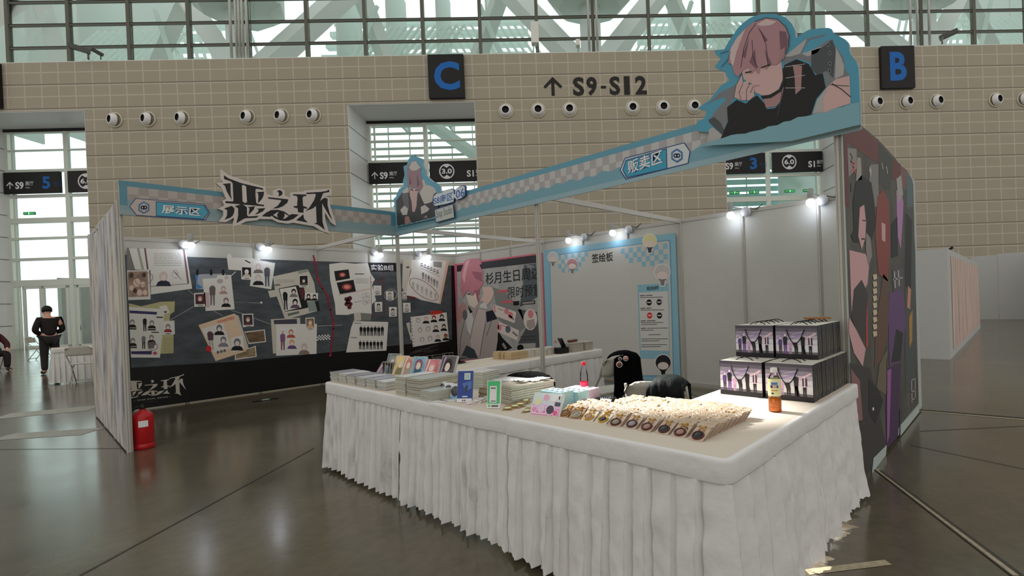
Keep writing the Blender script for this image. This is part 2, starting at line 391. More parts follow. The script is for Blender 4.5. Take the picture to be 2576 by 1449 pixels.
# clerestory: one window per bay between the mullions
PITCH, ZC = 2.75, (14.22, 15.28, 16.35, 17.45)
def bay(s, n, last=False):
    wdw = tag(thing('window_%d' % n, None, None, WALLM @ Vector((s+PITCH/2, .5, ZT))), kind='structure')
    q = MB(); q.box(s-.075, s+.075, .42, .62, ZT, 19, FRMD)
    for z in ZC: q.box(s+.075, s+PITCH-.075, .45, .56, z-.05, z+.05, FRMD); q.box(s+.075, s+PITCH-.075, .44, .46, z+.03, z+.055, DARKGAP)
    wb(q, 'window_frame', wdw)
    g = MB(); g.box(s+.075, s+PITCH-.075, .5, .512, ZT, 19, GLASS); wb(g, 'window_pane', wdw)
    return wdw
n = 1
for j in range(-8, 13): bay(.78+PITCH*j-2*PITCH, n); n += 1
q = MB(); q.box(S0, S1, .02, DEP, ZT, ZT+.04, FRAME); tag(wb(q, 'trim_40'), kind='structure')

def frosted(name, c):
    m = bpy.data.materials.new(name); m.use_nodes = True; t = m.node_tree; t.nodes.clear()
    d = t.nodes.new('ShaderNodeBsdfDiffuse'); d.inputs[0].default_value = (*c, 1); tl = t.nodes.new('ShaderNodeBsdfTranslucent'); tl.inputs[0].default_value = (*c, 1)
    mx = t.nodes.new('ShaderNodeMixShader'); mx.inputs[0].default_value = .6; o = t.nodes.new('ShaderNodeOutputMaterial')
    t.links.new(d.outputs[0], mx.inputs[1]); t.links.new(tl.outputs[0], mx.inputs[2]); t.links.new(mx.outputs[0], o.inputs[0])
    return m
# what stands beyond the glass: pale steel roof of the next building
TRUSS = mat((244, 248, 244), .7, raw=True); TR2 = mat((214, 222, 216), .7, raw=True); LOUV = frosted('frosted_louver', (.86, .93, .9))
def beam(bm, p, q_, wd, m):
    bm.tube([p, q_], wd, m, 4, smooth=False)
for i, s in enumerate((-32.2, -15.7, .8, 17.3, 33.8)):
    t = thing('roof_truss', 'pale steel roof truss above its column, outside the %s clerestory bay' % ['leftmost', 'second', 'middle', 'fourth', 'rightmost'][i], 'truss', WALLM @ Vector((s*1.25, 6, 0)), group='trusses beyond the clerestory')
    x = s*1.25
    c = MB(); c.tube([(x, 6, 0), (x, 6, 19.2)], .62, TRUSS, 12); wb(c, 'column', t)
    c = MB(); c.tube([(x, 6, 18.9), (x, 6, 19.4), (x, 6, 21.5)], [1.9, 2.5, 2.5], TR2, 8, smooth=False); wb(c, 'capital', t)
    for sg in (-1, 1):
        c = MB(); c.tube([(x+sg*.4, 6.5, 15.4), (x+sg*5.2, 9, 22)], .75, TRUSS, 4, smooth=False); wb(c, 'brace', t)
        c = MB(); c.tube([(x+sg*8.6, 9, 14.2), (x+sg*5.4, 10, 23)], .6, TR2, 4, smooth=False); c.tube([(x+sg*4.6, 8, 14.5), (x+sg*7.0, 9, 21)], .16, LOUV, 4, smooth=False); wb(c, 'strut', t)
        c = MB()
        for k in range(13): c.tube([(x+sg*(.6+k*.55), 11.2, 14.6), (x+sg*(4.8+k*.55), 15, 23)], .11, LOUV, 4, smooth=False)
        wb(c, 'ribbed_panel', t)
for i, s in enumerate((-24, -7.5, 9., 25.5)):
    c = MB(); x = s*1.7
    for k in range(8): c.box(x-9, x+9, 17+k*.9, 17.6+k*.9, 17.3+k*1.5, 17.75+k*1.5, LOUV)
    for u in (-6, -2, 2, 6): c.box(x+u-.08, x+u+.08, 17, 22, 17, 29, TR2)
    tag(wb(c, 'roof_louver'), 'white horizontal louvers outside the %s stretch of clerestory' % ['left', 'middle left', 'middle right', 'right'][i], 'louver', 'louvers beyond the clerestory')
BL = mat((150, 196, 226), .5, E=.6); FACW = frosted('frosted_panel', (.86, .92, .9))
for i, (a, c) in enumerate(OPEN[:3]):
    f = MB(); m = BL if i == 2 else FACW
    if i < 2: f.box((-46, -21)[i], (-36.6, -14.2)[i], 9, 9.4, 0, 15, FACW)
    else: f.box(13.6, 20, 9, 9.4, 0, 15, FACW)
    if i:
        x0, x1 = ((-14, -4), (6, 14))[i-1]
        for k in range(30): f.box(x0, x1, 10, 10.1, k*.5, k*.5+(.34 if i == 2 else .15), m if i == 2 else TR2)
        for k in range(7): f.box(x0+k*1.4, x0+.05+k*1.4, 9.9, 10, 0, 15, TR2)
        f.tube([(x0+3, 9.4, 14.5), (x1+1, 9.4, 8.5)], .4, FACW, 4, smooth=False); f.tube([(x0+.5, 9.4, 6), (x0+4, 9.4, 10.5)], .3, FACW, 4, smooth=False)
    tag(wb(f, 'facade'), ['pale wall outside the left glazed entrance', 'louvered facade outside the entrance behind the header corner', 'blue louvered facade outside the right entrance'][i], 'facade')

# signs on the wall
INK = mat((16, 15, 17), .5, raw=True); BLUE = mat((0, 82, 150), .5, E=.55); CREAM = mat((226, 220, 208), .5, E=.6); LET = mat((24, 22, 16), .5, raw=True)
WP = Plane(WALLM @ Vector((0, 0, 0)), TV, (0, 0, 1))     # art on the wall face (faces the camera)
def wplane(t): return Plane(WALLM @ Vector((0, -t, 0)), TV, (0, 0, 1))
for ch, s0, lab in (('D', -28.2, 'black hall sign with a blue letter D, at the photo\'s left edge'), ('C', -7.12, 'black hall sign with a blue letter C above the middle entrance'), ('B', 14.75, 'black hall sign with a blue letter B on the right of the wall')):
    t = thing('hall_sign', lab, 'sign', WALLM @ Vector((s0+.83, -.3, 11.2)), group='black letter signs on the tiled wall')
    q = MB(); q.box(s0, s0+1.66, -.2, -.02, 11.2, 13.24, INK); wb(q, 'board', t)
    a = Art(wplane(.2)); x = {'D': (.36, 1.36), 'C': (.27, 1.47), 'B': (.42, 1.25)}[ch]
    a.tuv(ch, s0+x[0], s0+x[1], 11.55, 12.9 if ch == 'C' else 12.95, BLUE, .035, L=4); a.build('letter', t)
t = thing('wall_lettering', 'large black arrow and S9-S12 lettering on the tiled wall', 'sign', WALLM @ Vector((0, 0, 11.2)))
a = Art(wplane(.012)); pts = [wallp(x, y) for x, y in ((1392, 243), (1391, 196))]
s = -1.28; a.rect(s-.075, s+.075, 11.25, 12.1, LET, 2)
for sg in (-1, 1): a.uvp([(s, 12.16), (s, 11.95), (s+sg*.36, 11.6), (s+sg*.45, 11.7)], LET, 3)
a.build('arrow', t)
for st, u0, u1, z0, z1 in (('S', -.32, .22, 11.22, 12.12), ('9', .33, .83, 11.22, 12.12), ('-', 1.02, 1.27, 11.55, 11.68), ('S', 1.44, 1.95, 11.22, 12.12), ('1', 2.14, 2.42, 11.22, 12.12), ('2', 2.68, 3.24, 11.22, 12.12)):
    a = Art(wplane(.012)); a.tuv(st, u0, u1, z0, z1, LET, .035, L=2); a.build('lettering', t)
for i, (a0, c) in enumerate(OPEN[:3]):
    num = '543'[i]; lim = ['6.0', '3.0', '6.0'][i]; mid = (a0+c)/2; where = ['left entrance', 'middle entrance', 'right entrance'][i]
    q = MB(); q.box(a0+.1, mid-.2, DEP-.22, DEP-.08, 7.78, 8.84, INK); o = wb(q, 'entrance_sign'); tag(o, 'black sign board with arrow, S9 and blue %s over the %s' % (num, where), 'sign', 'black boards over the entrances')
    a = Art(wplane(-DEP+.22)); x = a0+.28
    a.rect(x+.1, x+.14, 8.02, 8.35, CREAM, 2)
    for sg in (-1, 1): a.uvp([(x+.12, 8.38), (x+.12, 8.31), (x+.12+sg*.14, 8.16), (x+.12+sg*.17, 8.2)], CREAM, 3)
    a.tuv('S9', x+.38, x+.78, 8.0, 8.36, CREAM, .03); a.tuv('展厅', x+.86, x+1.26, 8.17, 8.37, CREAM); a.tuv('HALL', x+.87, x+1.1, 8.03, 8.1, CREAM)
    a.tuv(num, x+1.68, x+2.06, 7.98, 8.6, BLUE, .035); a.tuv('号门', x+2.2, x+2.56, 8.1, 8.32, mat((0, 50, 95), .5, E=.55)); a.build('lettering', o)
    q = MB(); q.box(mid+.2, c-.1, DEP-.22, DEP-.08, 7.78, 8.84, INK); o = wb(q, 'entrance_sign'); tag(o, 'black sign board with %s in a ring and S1 over the %s' % (lim, where), 'sign', 'black boards over the entrances')
    a = Art(wplane(-DEP+.22)); x = mid+1.08; z = 8.31
    for rr, m, l in ((.39, CREAM, 2), (.33, INK, 3)): a.uvp([(x+rr*math.cos(2*PI*k/28), z+rr*math.sin(2*PI*k/28)) for k in range(28)], m, l)
    for sg in (-1, 1): a.uvp([(x, z+sg*.18), (x-.2, z+sg*.32), (x+.2, z+sg*.32)], CREAM, 4)
    a.tuv(lim, x-.26, x+.26, z-.12, z+.14, CREAM, .03, L=5)
    a.tuv('S1', x+1.02, x+1.38, 8.0, 8.34, CREAM, .03); a.tuv('展厅', x+1.48, x+1.82, 8.17, 8.36, CREAM); a.tuv('HALL', x+1.48, x+1.7, 8.03, 8.1, CREAM)
    a.rect(x+1.9, x+2.2, 8.15, 8.2, CREAM, 2)
    for sg in (-1, 1): a.uvp([(x+2.24, 8.175), (x+2.17, 8.175), (x+2.03, 8.175+sg*.14), (x+2.07, 8.175+sg*.17)], CREAM, 3)
    a.build('lettering', o)
GREEN = mat((20, 120, 60), .4, E=.5); GLIT = mat((140, 255, 170), .4, raw=True, emit=1.0)
for i, (s, lab) in enumerate(((-27.75, 'green exit sign over the left entrance doors'), (8.05, 'green exit sign, leftmost of four over the right entrance'), (9.1, 'green exit sign, second of four over the right entrance'), (11.02, 'green exit sign, third of four over the right entrance'), (12.02, 'green exit sign, rightmost of four over the right entrance'))):
    q = MB(); q.box(s-.27, s+.27, DEP-.18, DEP-.1, 6.72, 6.86, GREEN); o = wb(q, 'exit_sign'); tag(o, lab, 'exit sign', 'green exit signs')
    a = Art(wplane(-DEP+.18)); a.tuv('EXIT', s-.23, s-.08, 6.77, 6.81, GLIT); a.ell_ = 0
    a.uvp([(s-.03, 6.74), (s+.04, 6.74), (s+.04, 6.84), (s-.03, 6.84)], GLIT, 2); a.tuv('出口', s+.08, s+.24, 6.76, 6.82, GLIT); a.build('lettering', o)

# round air jets in the wall
RIM = mat((150, 146, 130), .4, E=.45); CONE = mat((205, 200, 182), .35, E=.5)
def nozzle(lab, s, tilt):
    t = thing('air_nozzle', lab, 'air nozzle', group='round air nozzles on the wall'); t.matrix_basis = WALLM @ T(s, -.005, 10.57)
    F = rot(x=PI/2); M = rot(z=math.radians(tilt)) @ F    # axis out of the wall (-t), the cone turned aside
    q = MB(); q.lathe([(.36, 0), (.37, .02), (.34, .05), (.31, .05), (.295, .03)], RIM, F, 28, cap=False); q.build('flange', t, local=True)
    q = MB(); q.lathe([(.29, .03), (.285, .09), (.25, .17), (.2, .235), (.18, .24), (.165, .225), (.165, .15)], CONE, M, 28, cap=False); q.build('cone', t, local=True)
    q = MB(); q.lathe([(.164, .223), (.16, .12), (0, .12)], BLACK, M, 24, cap=False); q.build('throat', t, local=True)
NZ = [(-21.63, 'leftmost air nozzle on the tiled wall'), (-20.13, 'second air nozzle from the left wall end'), (-18.59, 'third air nozzle from the left wall end'), (-15.61, 'first air nozzle of the group left of the C sign'), (-14.06, 'middle air nozzle of the group left of the C sign'), (-12.58, 'air nozzle nearest the C sign, on its left'),
      (-3.56, 'first air nozzle under the S9-S12 arrow'), (-2.02, 'second air nozzle under the S9-S12 arrow'), (-.52, 'third air nozzle, under the S of S9'), (2.51, 'air nozzle under the 1 of S12'), (4.0, 'air nozzle just right of the S12 lettering'), (5.51, 'air nozzle beside the large standee\'s elbow'),
      (14.55, 'air nozzle left of the B sign\'s foot'), (16.07, 'air nozzle under the B sign'), (17.6, 'air nozzle right of the B sign'), (20.6, 'second air nozzle from the photo\'s right edge'), (22.05, 'air nozzle cut by the photo\'s right edge')]
for i, (s, lab) in enumerate(NZ): nozzle(lab, s, -26 if i < 6 else 0 if i < 12 else 16)
# pipes in front of the clerestory, cameras and boxes on the wall top
PIPE = mat((150, 152, 146), .4, E=.5, metal=.3)
for j, (ss, lab) in enumerate((((-16.35, -16.1, -15.95, -15.8, -15.6), 'left of the C sign'), ((.55, .95), 'above the S9-S12 lettering'), ((16.55, 16.9, 17.5), 'right of the large standee'))):
    for i, s in enumerate(ss):
        q = MB(); q.tube([(s, .2, ZT), (s, .2, 19)], .06, PIPE, 8); o = wb(q, 'downpipe')
        tag(o, '%s grey pipe of the bundle before the clerestory %s' % (ORD[i], lab), 'pipe', 'pipes before the clerestory')
def cctv(s, lab, t=-.1, z=ZT+.04, sc=1., yaw=0):
    e = thing('security_camera', lab, 'security camera', (0, 0, 0)); e.matrix_basis = WALLM @ T(s, t, z) @ rot(z=yaw) @ Matrix.Scale(sc, 4)
    q = MB(); q.tube([(0, 0, 0), (0, 0, .25), (-.1, -.05, .4)], .04, FRAMED, 6); q.build('bracket', e, local=True)
    q = MB(); q.obox(T(-.3, -.1, .33) @ rot(y=.25), .75, .22, .2, mat((60, 60, 56), .5)); q.build('housing', e, local=True)
cctv(-22.6, 'security camera on the wall top at left, the larger of the pair', yaw=.3); cctv(-22.05, 'small security camera beside the larger one, wall top left', sc=.6, yaw=1.2); cctv(17.9, 'security camera on the wall top right of the B sign', sc=1., yaw=2.6)
for s, w_, h, lab in ((-2.05, .36, 1.0, 'grey loudspeaker box on two rods above the wall, over the arrow'), (.0, .2, .28, 'small box on a rod above the wall, over S9')):
    e = thing('wall_speaker', lab, 'speaker', WALLM @ Vector((s, .1, ZT))); h0 = .5 if w_ > .3 else .35
    q = MB(); q.box(s-w_/2, s+w_/2, -.05, .3, ZT+h0, ZT+h0+h, mat((176, 178, 166), .5)); wb(q, 'cabinet', e)
    q = MB()
    for x in ((-.1, .1) if w_ > .3 else (0,)): q.tube([(s+x, .1, ZT), (s+x, .1, ZT+h0)], .025, FRAMED, 6)
    wb(q, 'rod', e)
# ================================================================ the exhibition booth
HH = 2.574
booth = thing('exhibition_booth', 'white shell-scheme booth of wall panels on grooved aluminium posts', 'booth', (1.5, 4.5, 0))
PANEL = mat((208, 208, 200), .55, raw=True, noise_=.03, scale=3); POSTM = mat((198, 195, 186), .4, .15, raw=True); RAIL = mat((200, 198, 192), .4, .25, raw=True)
q = MB()
for k in range(8):
    a = k*PI/4; q.obox(rot(z=a) @ T(.021, 0, 0), .011, .0165, HH, POSTM)
q.tube([(0, 0, 0), (0, 0, HH)], .0185, DARKGAP, 8)
post0 = q.build('post', booth, local=True); first = True
posts = [(p, 0) for p in range(7)]+[(0, k) for k in range(1, 10)]+[(p, 9) for p in (1, 2, 3)]+[(6, k) for k in (1, 2, 3)]+[(3, 3), (3, 6)]
for x, y in posts:
    o = post0 if first else post0.copy()
    if not first: COL.objects.link(o)
    first = False; o.location = (x-1.5, y-4.5, 0)
def wallrun(a, c):
    a, c = Vector((*a, 0)), Vector((*c, 0)); d = (c-a).normalized(); n = Vector((-d.y, d.x, 0)); L_ = (c-a).length
    M = Matrix(((d.x, n.x, 0, a.x), (d.y, n.y, 0, a.y), (0, 0, 1, 0), (0, 0, 0, 1)))
    q = MB(); q.box(.02, L_-.02, -.004, .004, .06, HH-.05, PANEL); q.xf(M).build('wall_panel', booth)
    for z0, z1 in ((.02, .075), (HH-.055, HH-.004)):
        q = MB(); q.box(.022, L_-.022, -.016, .016, z0, z1, RAIL); q.box(.022, L_-.022, -.018, .018, (z0+z1)/2-.003, (z0+z1)/2+.003, RAIL); q.xf(M).build('rail', booth)
for p in range(6): wallrun((p, 0), (p+1, 0))
for k in range(9): wallrun((0, k), (0, k+1))
for p in range(3): wallrun((p, 9), (p+1, 9))
for k in range(3): wallrun((6, k), (6, k+1))
for a, c in (((3, 0), (3, 3)), ((0, 3), (3, 3)), ((0, 6), (3, 6))):
    q = MB(); a, c = Vector((*a, HH-.035)), Vector((*c, HH-.035)); d = (c-a).normalized(); a, c = a+d*.03, c-d*.03; n = Vector((-d.y, d.x, 0))*.018; z = Vector((0, 0, .03))
    q.hexa([a-n-z, c-n-z, c+n-z, a+n-z, a-n+z, c-n+z, c+n+z, a+n+z], RAIL); q.build('tie_beam', booth)
for a, c in (((6, 3), (3, 3)), ((3, 3), (3, 6)), ((3, 6), (3, 9))):
    a, c = Vector((*a, HH-.035)), Vector((*c, HH-.035)); d = (c-a).normalized(); a, c = a+d*.03, c-d*.03
    q = MB(); n = Vector((-d.y, d.x, 0))*.015; z = Vector((0, 0, .025)); q.hexa([a-n-z, c-n-z, c+n-z, a+n-z, a-n+z, c-n+z, c+n+z, a+n+z], RAIL); q.build('rail', booth)

# ---------------------------------------------------------------- the logo strokes, shared by the header board and the black wall
LOGO = [[(165,185),(260,250),(520,345),(945,445),(960,480),(830,455),(800,470),(800,600),(815,740),(850,765),(970,780),(970,810),(560,775),(195,745),(195,705),(340,715),(355,690),(340,350),(310,310),(165,260)],
 [(135,360),(295,345),(300,560),(320,680),(220,510),(185,400)], [(815,525),(975,515),(960,600),(930,660),(850,750),(860,600),(850,545)],
 [(165,855),(320,800),(375,850),(370,930),(340,1000),(290,1040),(175,1080),(225,1000),(230,890)],
 [(380,810),(510,770),(560,780),(625,830),(630,990),(660,1015),(870,1000),(820,1040),(590,1050),(510,1095),(415,1150),(450,1000),(450,850)],
 [(645,825),(790,810),(760,880),(660,985),(680,850)], [(825,858),(1000,845),(950,910),(870,950),(780,985),(850,920),(865,880)],
 [(1225,510),(1290,480),(1340,515),(1345,560),(1320,590),(1260,612),(1275,560),(1260,520)],
 [(1055,625),(1465,670),(1440,740),(1350,810),(1260,845),(1145,858),(1250,795),(1320,700),(1310,685),(1055,655)],
 [(925,1010),(1010,940),(1110,885),(1250,880),(1380,915),(1485,990),(1530,965),(1675,975),(1570,1060),(1480,1095),(1400,1105),(1290,1090),(1190,1050),(1130,1000),(1090,1022)],
 [(1555,565),(1825,572),(1828,602),(1770,605),(1750,640),(1760,800),(1840,830),(1840,860),(1775,850),(1765,940),(1660,930),(1650,850),(1570,830),(1570,805),(1640,800),(1650,640),(1630,600),(1560,590)],
 [(1620,1090),(1765,970),(1780,1060),(1860,1138)],
 [(1828,535),(2100,520),(2230,500),(2285,470),(2290,520),(2165,545),(2105,700),(2190,635),(2255,655),(2255,780),(2290,930),(2360,1100),(2290,1000),(2200,850),(2145,750),(2150,1000),(2155,1130),(2200,1285),(2120,1220),(2060,1180),(1980,1155),(2035,1140),(2020,800),(1960,850),(1810,908),(1890,830),(1980,690),(2020,580),(2000,555),(1828,565)]]
LOGO_GAP = [(525,390),(560,380),(610,410),(630,725),(590,745),(540,715)]
LOGO_EYE = [(1155,985),(1250,925),(1340,930),(1470,1005),(1390,1060),(1270,1050)]
LOGO_EDGE = [(95,60),(240,170),(600,300),(1000,420),(1020,560),(1160,600),(1160,490),(1280,440),(1390,500),(1390,590),(1510,640),(1510,530),(1790,510),(1790,490),(2290,450),(2330,470),(2320,580),(2190,610),(2290,630),(2310,800),(2425,1160),(2425,1200),(2330,1140),(2200,930),(2210,1080),(2290,1360),(2120,1300),(1980,1210),(1560,1140),(1450,1160),(1250,1130),(1130,1070),(870,1065),(840,1090),(610,1115),(480,1180),(330,1220),(370,1040),(200,1130),(60,1120),(150,1000),(150,900),(40,860),(170,790),(130,700),(210,660),(110,430),(0,340),(150,330),(110,270)]

# ---------------------------------------------------------------- header boards
ZB, ZH = 2.425, 2.775
def header_art(a, u0, u1, bc, c1, c2, band, band2, seg):
    a.rect(u0, u1, ZH-.055, ZH, bc, 1); n = int((u1-u0)/.0785)
    a.rect(u0+.06, u1-.06, ZB+.13, ZH-.055, c1, 1)
    for i in range(n-2):
        for r in range(3):
            if (i+r) % 2: a.rect(u0+.07+i*.0785, u0+.07+(i+1)*.0785, ZH-.055-.0785*(r+1)+.0785*.45*(r == 2), ZH-.055-.0785*r, c2, 2)
    pts = [(u0, ZB), (u1, ZB)]; m = int((u1-u0)/.02)
    for i in range(m, -1, -1): pts.append((u0+(u1-u0)*i/m, ZB+.15+.012*math.sin(i*.62)+.006*math.sin(i*.23)))
    a.uvp(pts, band, 3); a.rect(u0, u1, ZB, ZB+.05, band2, 4)
E1, E2 = .60, .80
h1 = thing('header_banner', 'left header banner with the cut-out 恶之环 logo board and 展示区 tag', 'banner', (4.5, 3.05, ZB))
P1 = Plane((6, 3.055, 0), (-1, 0, 0), (0, 0, 1)); a = Art(P1, E1)
HB1 = mat((76, 118, 132), .45, E=E1)
a.mb.slab(P1, [(0, ZB), (2.945, ZB), (2.945, ZH-.03), (0, ZH-.045)], HB1, -.03, 0, mat((160, 160, 155), .5, E=E1))
header_art(a, 0, 2.945, HB1, (150, 143, 136), (134, 128, 122), (112, 134, 138), (122, 138, 140), .08)
a.rect(0, .06, ZB+.1, ZH, HB1, 4); a.rect(2.885, 2.945, ZB+.14, ZH-.03, HB1, 4)
NAVY = mat((44, 62, 100), .45, E=E1); TAGC = mat((160, 150, 142), .5, E=E1)
a.crop(200, 420, 2.264)
a.px([(283,225),(318,178),(712,210),(745,262),(717,305),(323,278)], NAVY, 5).px([(288,225),(321,182),(709,214),(740,262),(714,300),(326,273)], TAGC, 6)
a.px([(434,196),(711,218),(738,262),(706,300),(435,282)], NAVY, 7).px([(438,201),(708,222),(732,262),(703,295),(439,277)], mat((60, 134, 156), .45, E=E1), 8)
a.text('展示区', (466,268), (690,287), (468,214), NAVY, .045, 9).text('展示区', (466,266), (688,284), (468,216), mat((205, 200, 192), .5, E=E1), .015, 10)
def hexicon(a, x, y, r, m1, m2, L, sq=1.):
    o_ = [(x+r*math.sin(k*PI/3), y-r*math.cos(k*PI/3)*sq) for k in range(6)]; i_ = [(x+r*.72*math.sin(k*PI/3), y-r*.72*math.cos(k*PI/3)*sq) for k in range(6)]
    a.px(o_, m1, L).px(i_, m2, L+1).ring(x-r*.2, y, r*.24, r*.24*sq, r*.16, m1, L+2, n=14).ring(x+r*.2, y, r*.24, r*.24*sq, r*.16, m1, L+2, n=14)
hexicon(a, 366, 232, 36, mat((70, 100, 140), .45, E=E1), TAGC, 9)
a.build('board', h1)
a = Art(P1, E1, .05); a.crop(540, 420, 8.0516)
WH = mat((178, 170, 164), .5, E=E1); BK = mat((9, 9, 10), .35, raw=True)
a.mb.slab(P1, a.P(LOGO_EDGE), WH, .012, .05, mat((150, 145, 138), .5, E=E1))
for s in LOGO: a.px(s, BK, 2)
a.px(LOGO_GAP, WH, 3).px(LOGO_EYE, WH, 3).ell(1312, 990, 76, 74, BK, 4)
tag(a.build('logo_board', h1), 'white cut-out board with black 恶之环 lettering')

h2 = thing('header_banner', 'right header banner rising towards the viewer, with two standee cut-outs and 贩卖区 tag', 'banner', (3.05, 6, ZB))
P2 = Plane((3.055, 0, 0), (0, 1, 0), (0, 0, 1)); a = Art(P2, E2)
HB2 = mat((92, 150, 170), .45, E=E2)
a.mb.slab(P2, [(3.056, ZB), (9.15, ZB+.01), (9.15, ZH), (3.056, ZH-.03)], HB2, -.03, 0, mat((165, 168, 165), .5, E=E2))
header_art(a, 3.06, 9.15, HB2, (184, 184, 182), (163, 160, 160), (112, 158, 172), (142, 172, 180), .08)
NAVY2 = mat((36, 70, 120), .45, E=E2); TAG2 = mat((196, 203, 206), .5, E=E2)
a.crop(850, 100, 2.683)
a.px([(1903,882),(1938,797),(2342,693),(2382,755),(2368,838),(1943,945)], NAVY2, 5).px([(1910,880),(1942,803),(2338,700),(2375,755),(2362,832),(1948,937)], TAG2, 6)
a.px([(1922,880),(1944,812),(2222,732),(2226,873),(1950,934)], NAVY2, 7).px([(1928,880),(1949,817),(2217,739),(2220,868),(1955,927)], mat((58, 150, 180), .45, E=E2), 8)
a.text('贩卖区', (1958,912), (2196,834), (1956,818), NAVY2, .045, 9).text('贩卖区', (1959,909), (2193,832), (1957,821), mat((225, 230, 232), .5, E=E2), .015, 10)
hexicon(a, 2291, 783, 44, mat((62, 108, 160), .45, E=E2), TAG2, 9, 1.1)
# unit plate and studio plate
a.crop(990, 380, 6.586)
a.px([(705,968),(1020,872),(1048,1108),(728,1196)], NAVY2, 40).px([(716,982),(1012,890),(1034,1100),(738,1180)], mat((190, 195, 190), .5, E=E2), 41)
a.text('Snap Studio', (748,1150), (1012,1072), (734,990), mat((120, 128, 126), .5, E=E2), .01, 42)
a.build('board', h2)
a = Art(P2, E2, .03); a.crop(990, 380, 6.586)
SH = [(690,760),(735,712),(840,690),(850,668),(1000,625),(1030,640),(1038,720),(1058,715),(1060,640),(1120,592),(1200,568),(1225,590),(1222,740),(1160,790),(1085,815),(1050,780),(1040,770),(1030,850),(900,890),(840,900),(720,925),(690,905)]
a.mb.slab(P2, a.P(SH), NAVY2, .01, .03); cx_, cy_ = 955, 760
a.px([(cx_+(x-cx_)*.965, cy_+(y-cy_)*.93) for x, y in SH], mat((206, 214, 218), .5, E=E2), 2)
LB = mat((64, 108, 172), .45, E=E2)
a.text('S8南区', (702,900), (1020,815), (700,770), LB, .02, 3).text('06', (1068,795), (1212,752), (1066,660), LB, .02, 3)
tag(a.build('plaque', h2), 'white-edged blue S8南区 06 lettering plate')

# the two standees: generic figures in the colours of the cut-outs
def C(*c): return mat(c, .5, E=E2)
PINKH, PINKL, PINKD, SKIN, SKIND, COATG, COATD, COATL, BLK2 = C(168,128,134), C(200,178,176), C(116,84,94), C(196,164,160), C(160,124,124), C(118,120,124), C(72,76,80), C(168,166,164), mat((12, 12, 14), .4, raw=True)
a = Art(P2, E2, .04); a.crop(1760, 30, 4.262)
EDGE = [(0,1290),(0,1185),(75,1155),(100,1080),(5,1045),(130,960),(250,810),(340,750),(305,690),(300,660),(240,640),(185,610),(250,520),(200,480),(180,430),(290,420),(340,330),(430,200),(490,140),(560,90),(630,60),(700,45),(830,45),(940,80),(1010,150),(1045,220),(1055,300),(1110,260),(1190,215),(1300,200),(1400,195),(1435,210),(1445,245),(1580,320),(1615,355),(1625,440),(1640,480),(1700,560),(1720,620),(1735,990),(1742,1228),(1000,1400)]
a.mb.slab(P2, a.P(EDGE), C(78,150,176), .004, .04, C(150,160,160))
a.px([(105,1010),(230,890),(410,800),(400,930),(330,1040),(320,1195),(270,1330),(125,1190),(180,1095),(305,960),(290,930),(190,960)], COATG, 1)
a.px([(120,1170),(180,1140),(250,1200),(290,1290),(265,1330),(130,1200)], COATD, 2)
a.px([(105,1415),(130,1270),(165,1250),(270,1330),(240,1385)], COATL, 1)
a.px([(930,500),(1060,395),(1170,310),(1365,262),(1350,285),(1190,325),(1130,430),(1110,470),(1250,420),(1410,320),(1470,380),(1560,520),(1580,640),(1625,700),(1460,750),(1370,830),(1360,700),(1200,560),(1080,520),(920,580)], COATG, 1)
a.px([(930,500),(1060,395),(1170,310),(1150,370),(1100,470),(1000,500)], COATL, 2).px([(1110,470),(1230,430),(1330,390),(1280,460),(1180,500)], COATL, 2)
a.px([(1220,440),(1340,400),(1440,320),(1478,430),(1450,730),(1380,650),(1280,700),(1215,620)], COATD, 2)
a.px([(1480,400),(1540,520),(1570,600),(1560,700),(1470,740)], COATL, 3)
for x, y in ((1395, 375), (1415, 465), (1418, 575), (1412, 655)): a.ell(x, y, 18, 22, COATG, 3).ell(x, y, 9, 12, BLK2, 4)
a.px([(1410,800),(1480,740),(1625,705),(1637,1000),(1480,1050),(1380,1095),(1230,1110),(1280,960)], SKIN, 3)
a.px([(1230,1110),(1280,960),(1390,820),(1340,960),(1350,1090)], COATL, 4).line([(1440,790),(1540,850),(1635,930)], 9, BLK2, 5).line([(1420,800),(1530,810),(1620,815)], 6, BLK2, 5)
BLKP = [(320,1040),(420,960),(520,1000),(640,910),(735,1020),(740,1060),(830,1050),(890,990),(930,590),(1060,530),(1190,580),(1260,700),(1340,680),(1370,830),(1270,950),(1210,1140),(1100,1150),(1000,1190),(860,1240),(700,1265),(520,1330),(370,1370),(270,1370),(280,1300),(330,1190)]
a.px(BLKP, BLK2, 4)
a.px([(690,910),(870,860),(930,800),(900,960),(840,1030),(735,1045),(710,960)], SKIND, 5)
a.px([(470,620),(620,540),(900,540),(918,740),(870,850),(760,915),(690,910),(620,880),(600,800),(500,740)], SKIN, 6)
a.px([(680,920),(780,905),(880,850),(915,760),(915,620),(945,650),(945,780),(900,870),(790,940),(700,952)], BLK2, 7)
a.px([(395,930),(420,800),(480,690),(490,780),(560,740),(588,742),(545,795),(612,800),(612,920),(560,965),(470,965)], SKIN, 8)
for l in ([(490,790),(450,880),(470,960)], [(560,800),(530,860),(530,965)], [(600,820),(575,880)], [(395,930),(420,800),(480,690)]): a.line(l, 6, COATD, 9)
a.line([(450,875),(495,885)], 12, COATL, 9).line([(555,875),(600,880)], 12, COATL, 9)
a.px([(350,470),(370,400),(430,300),(520,200),(620,130),(740,90),(860,110),(940,180),(980,270),(975,400),(930,520),(890,560),(850,590),(780,590),(740,640),(690,580),(660,690),(620,640),(580,690),(550,610),(500,640),(440,720),(400,680),(370,580),(335,570)], PINKH, 10)
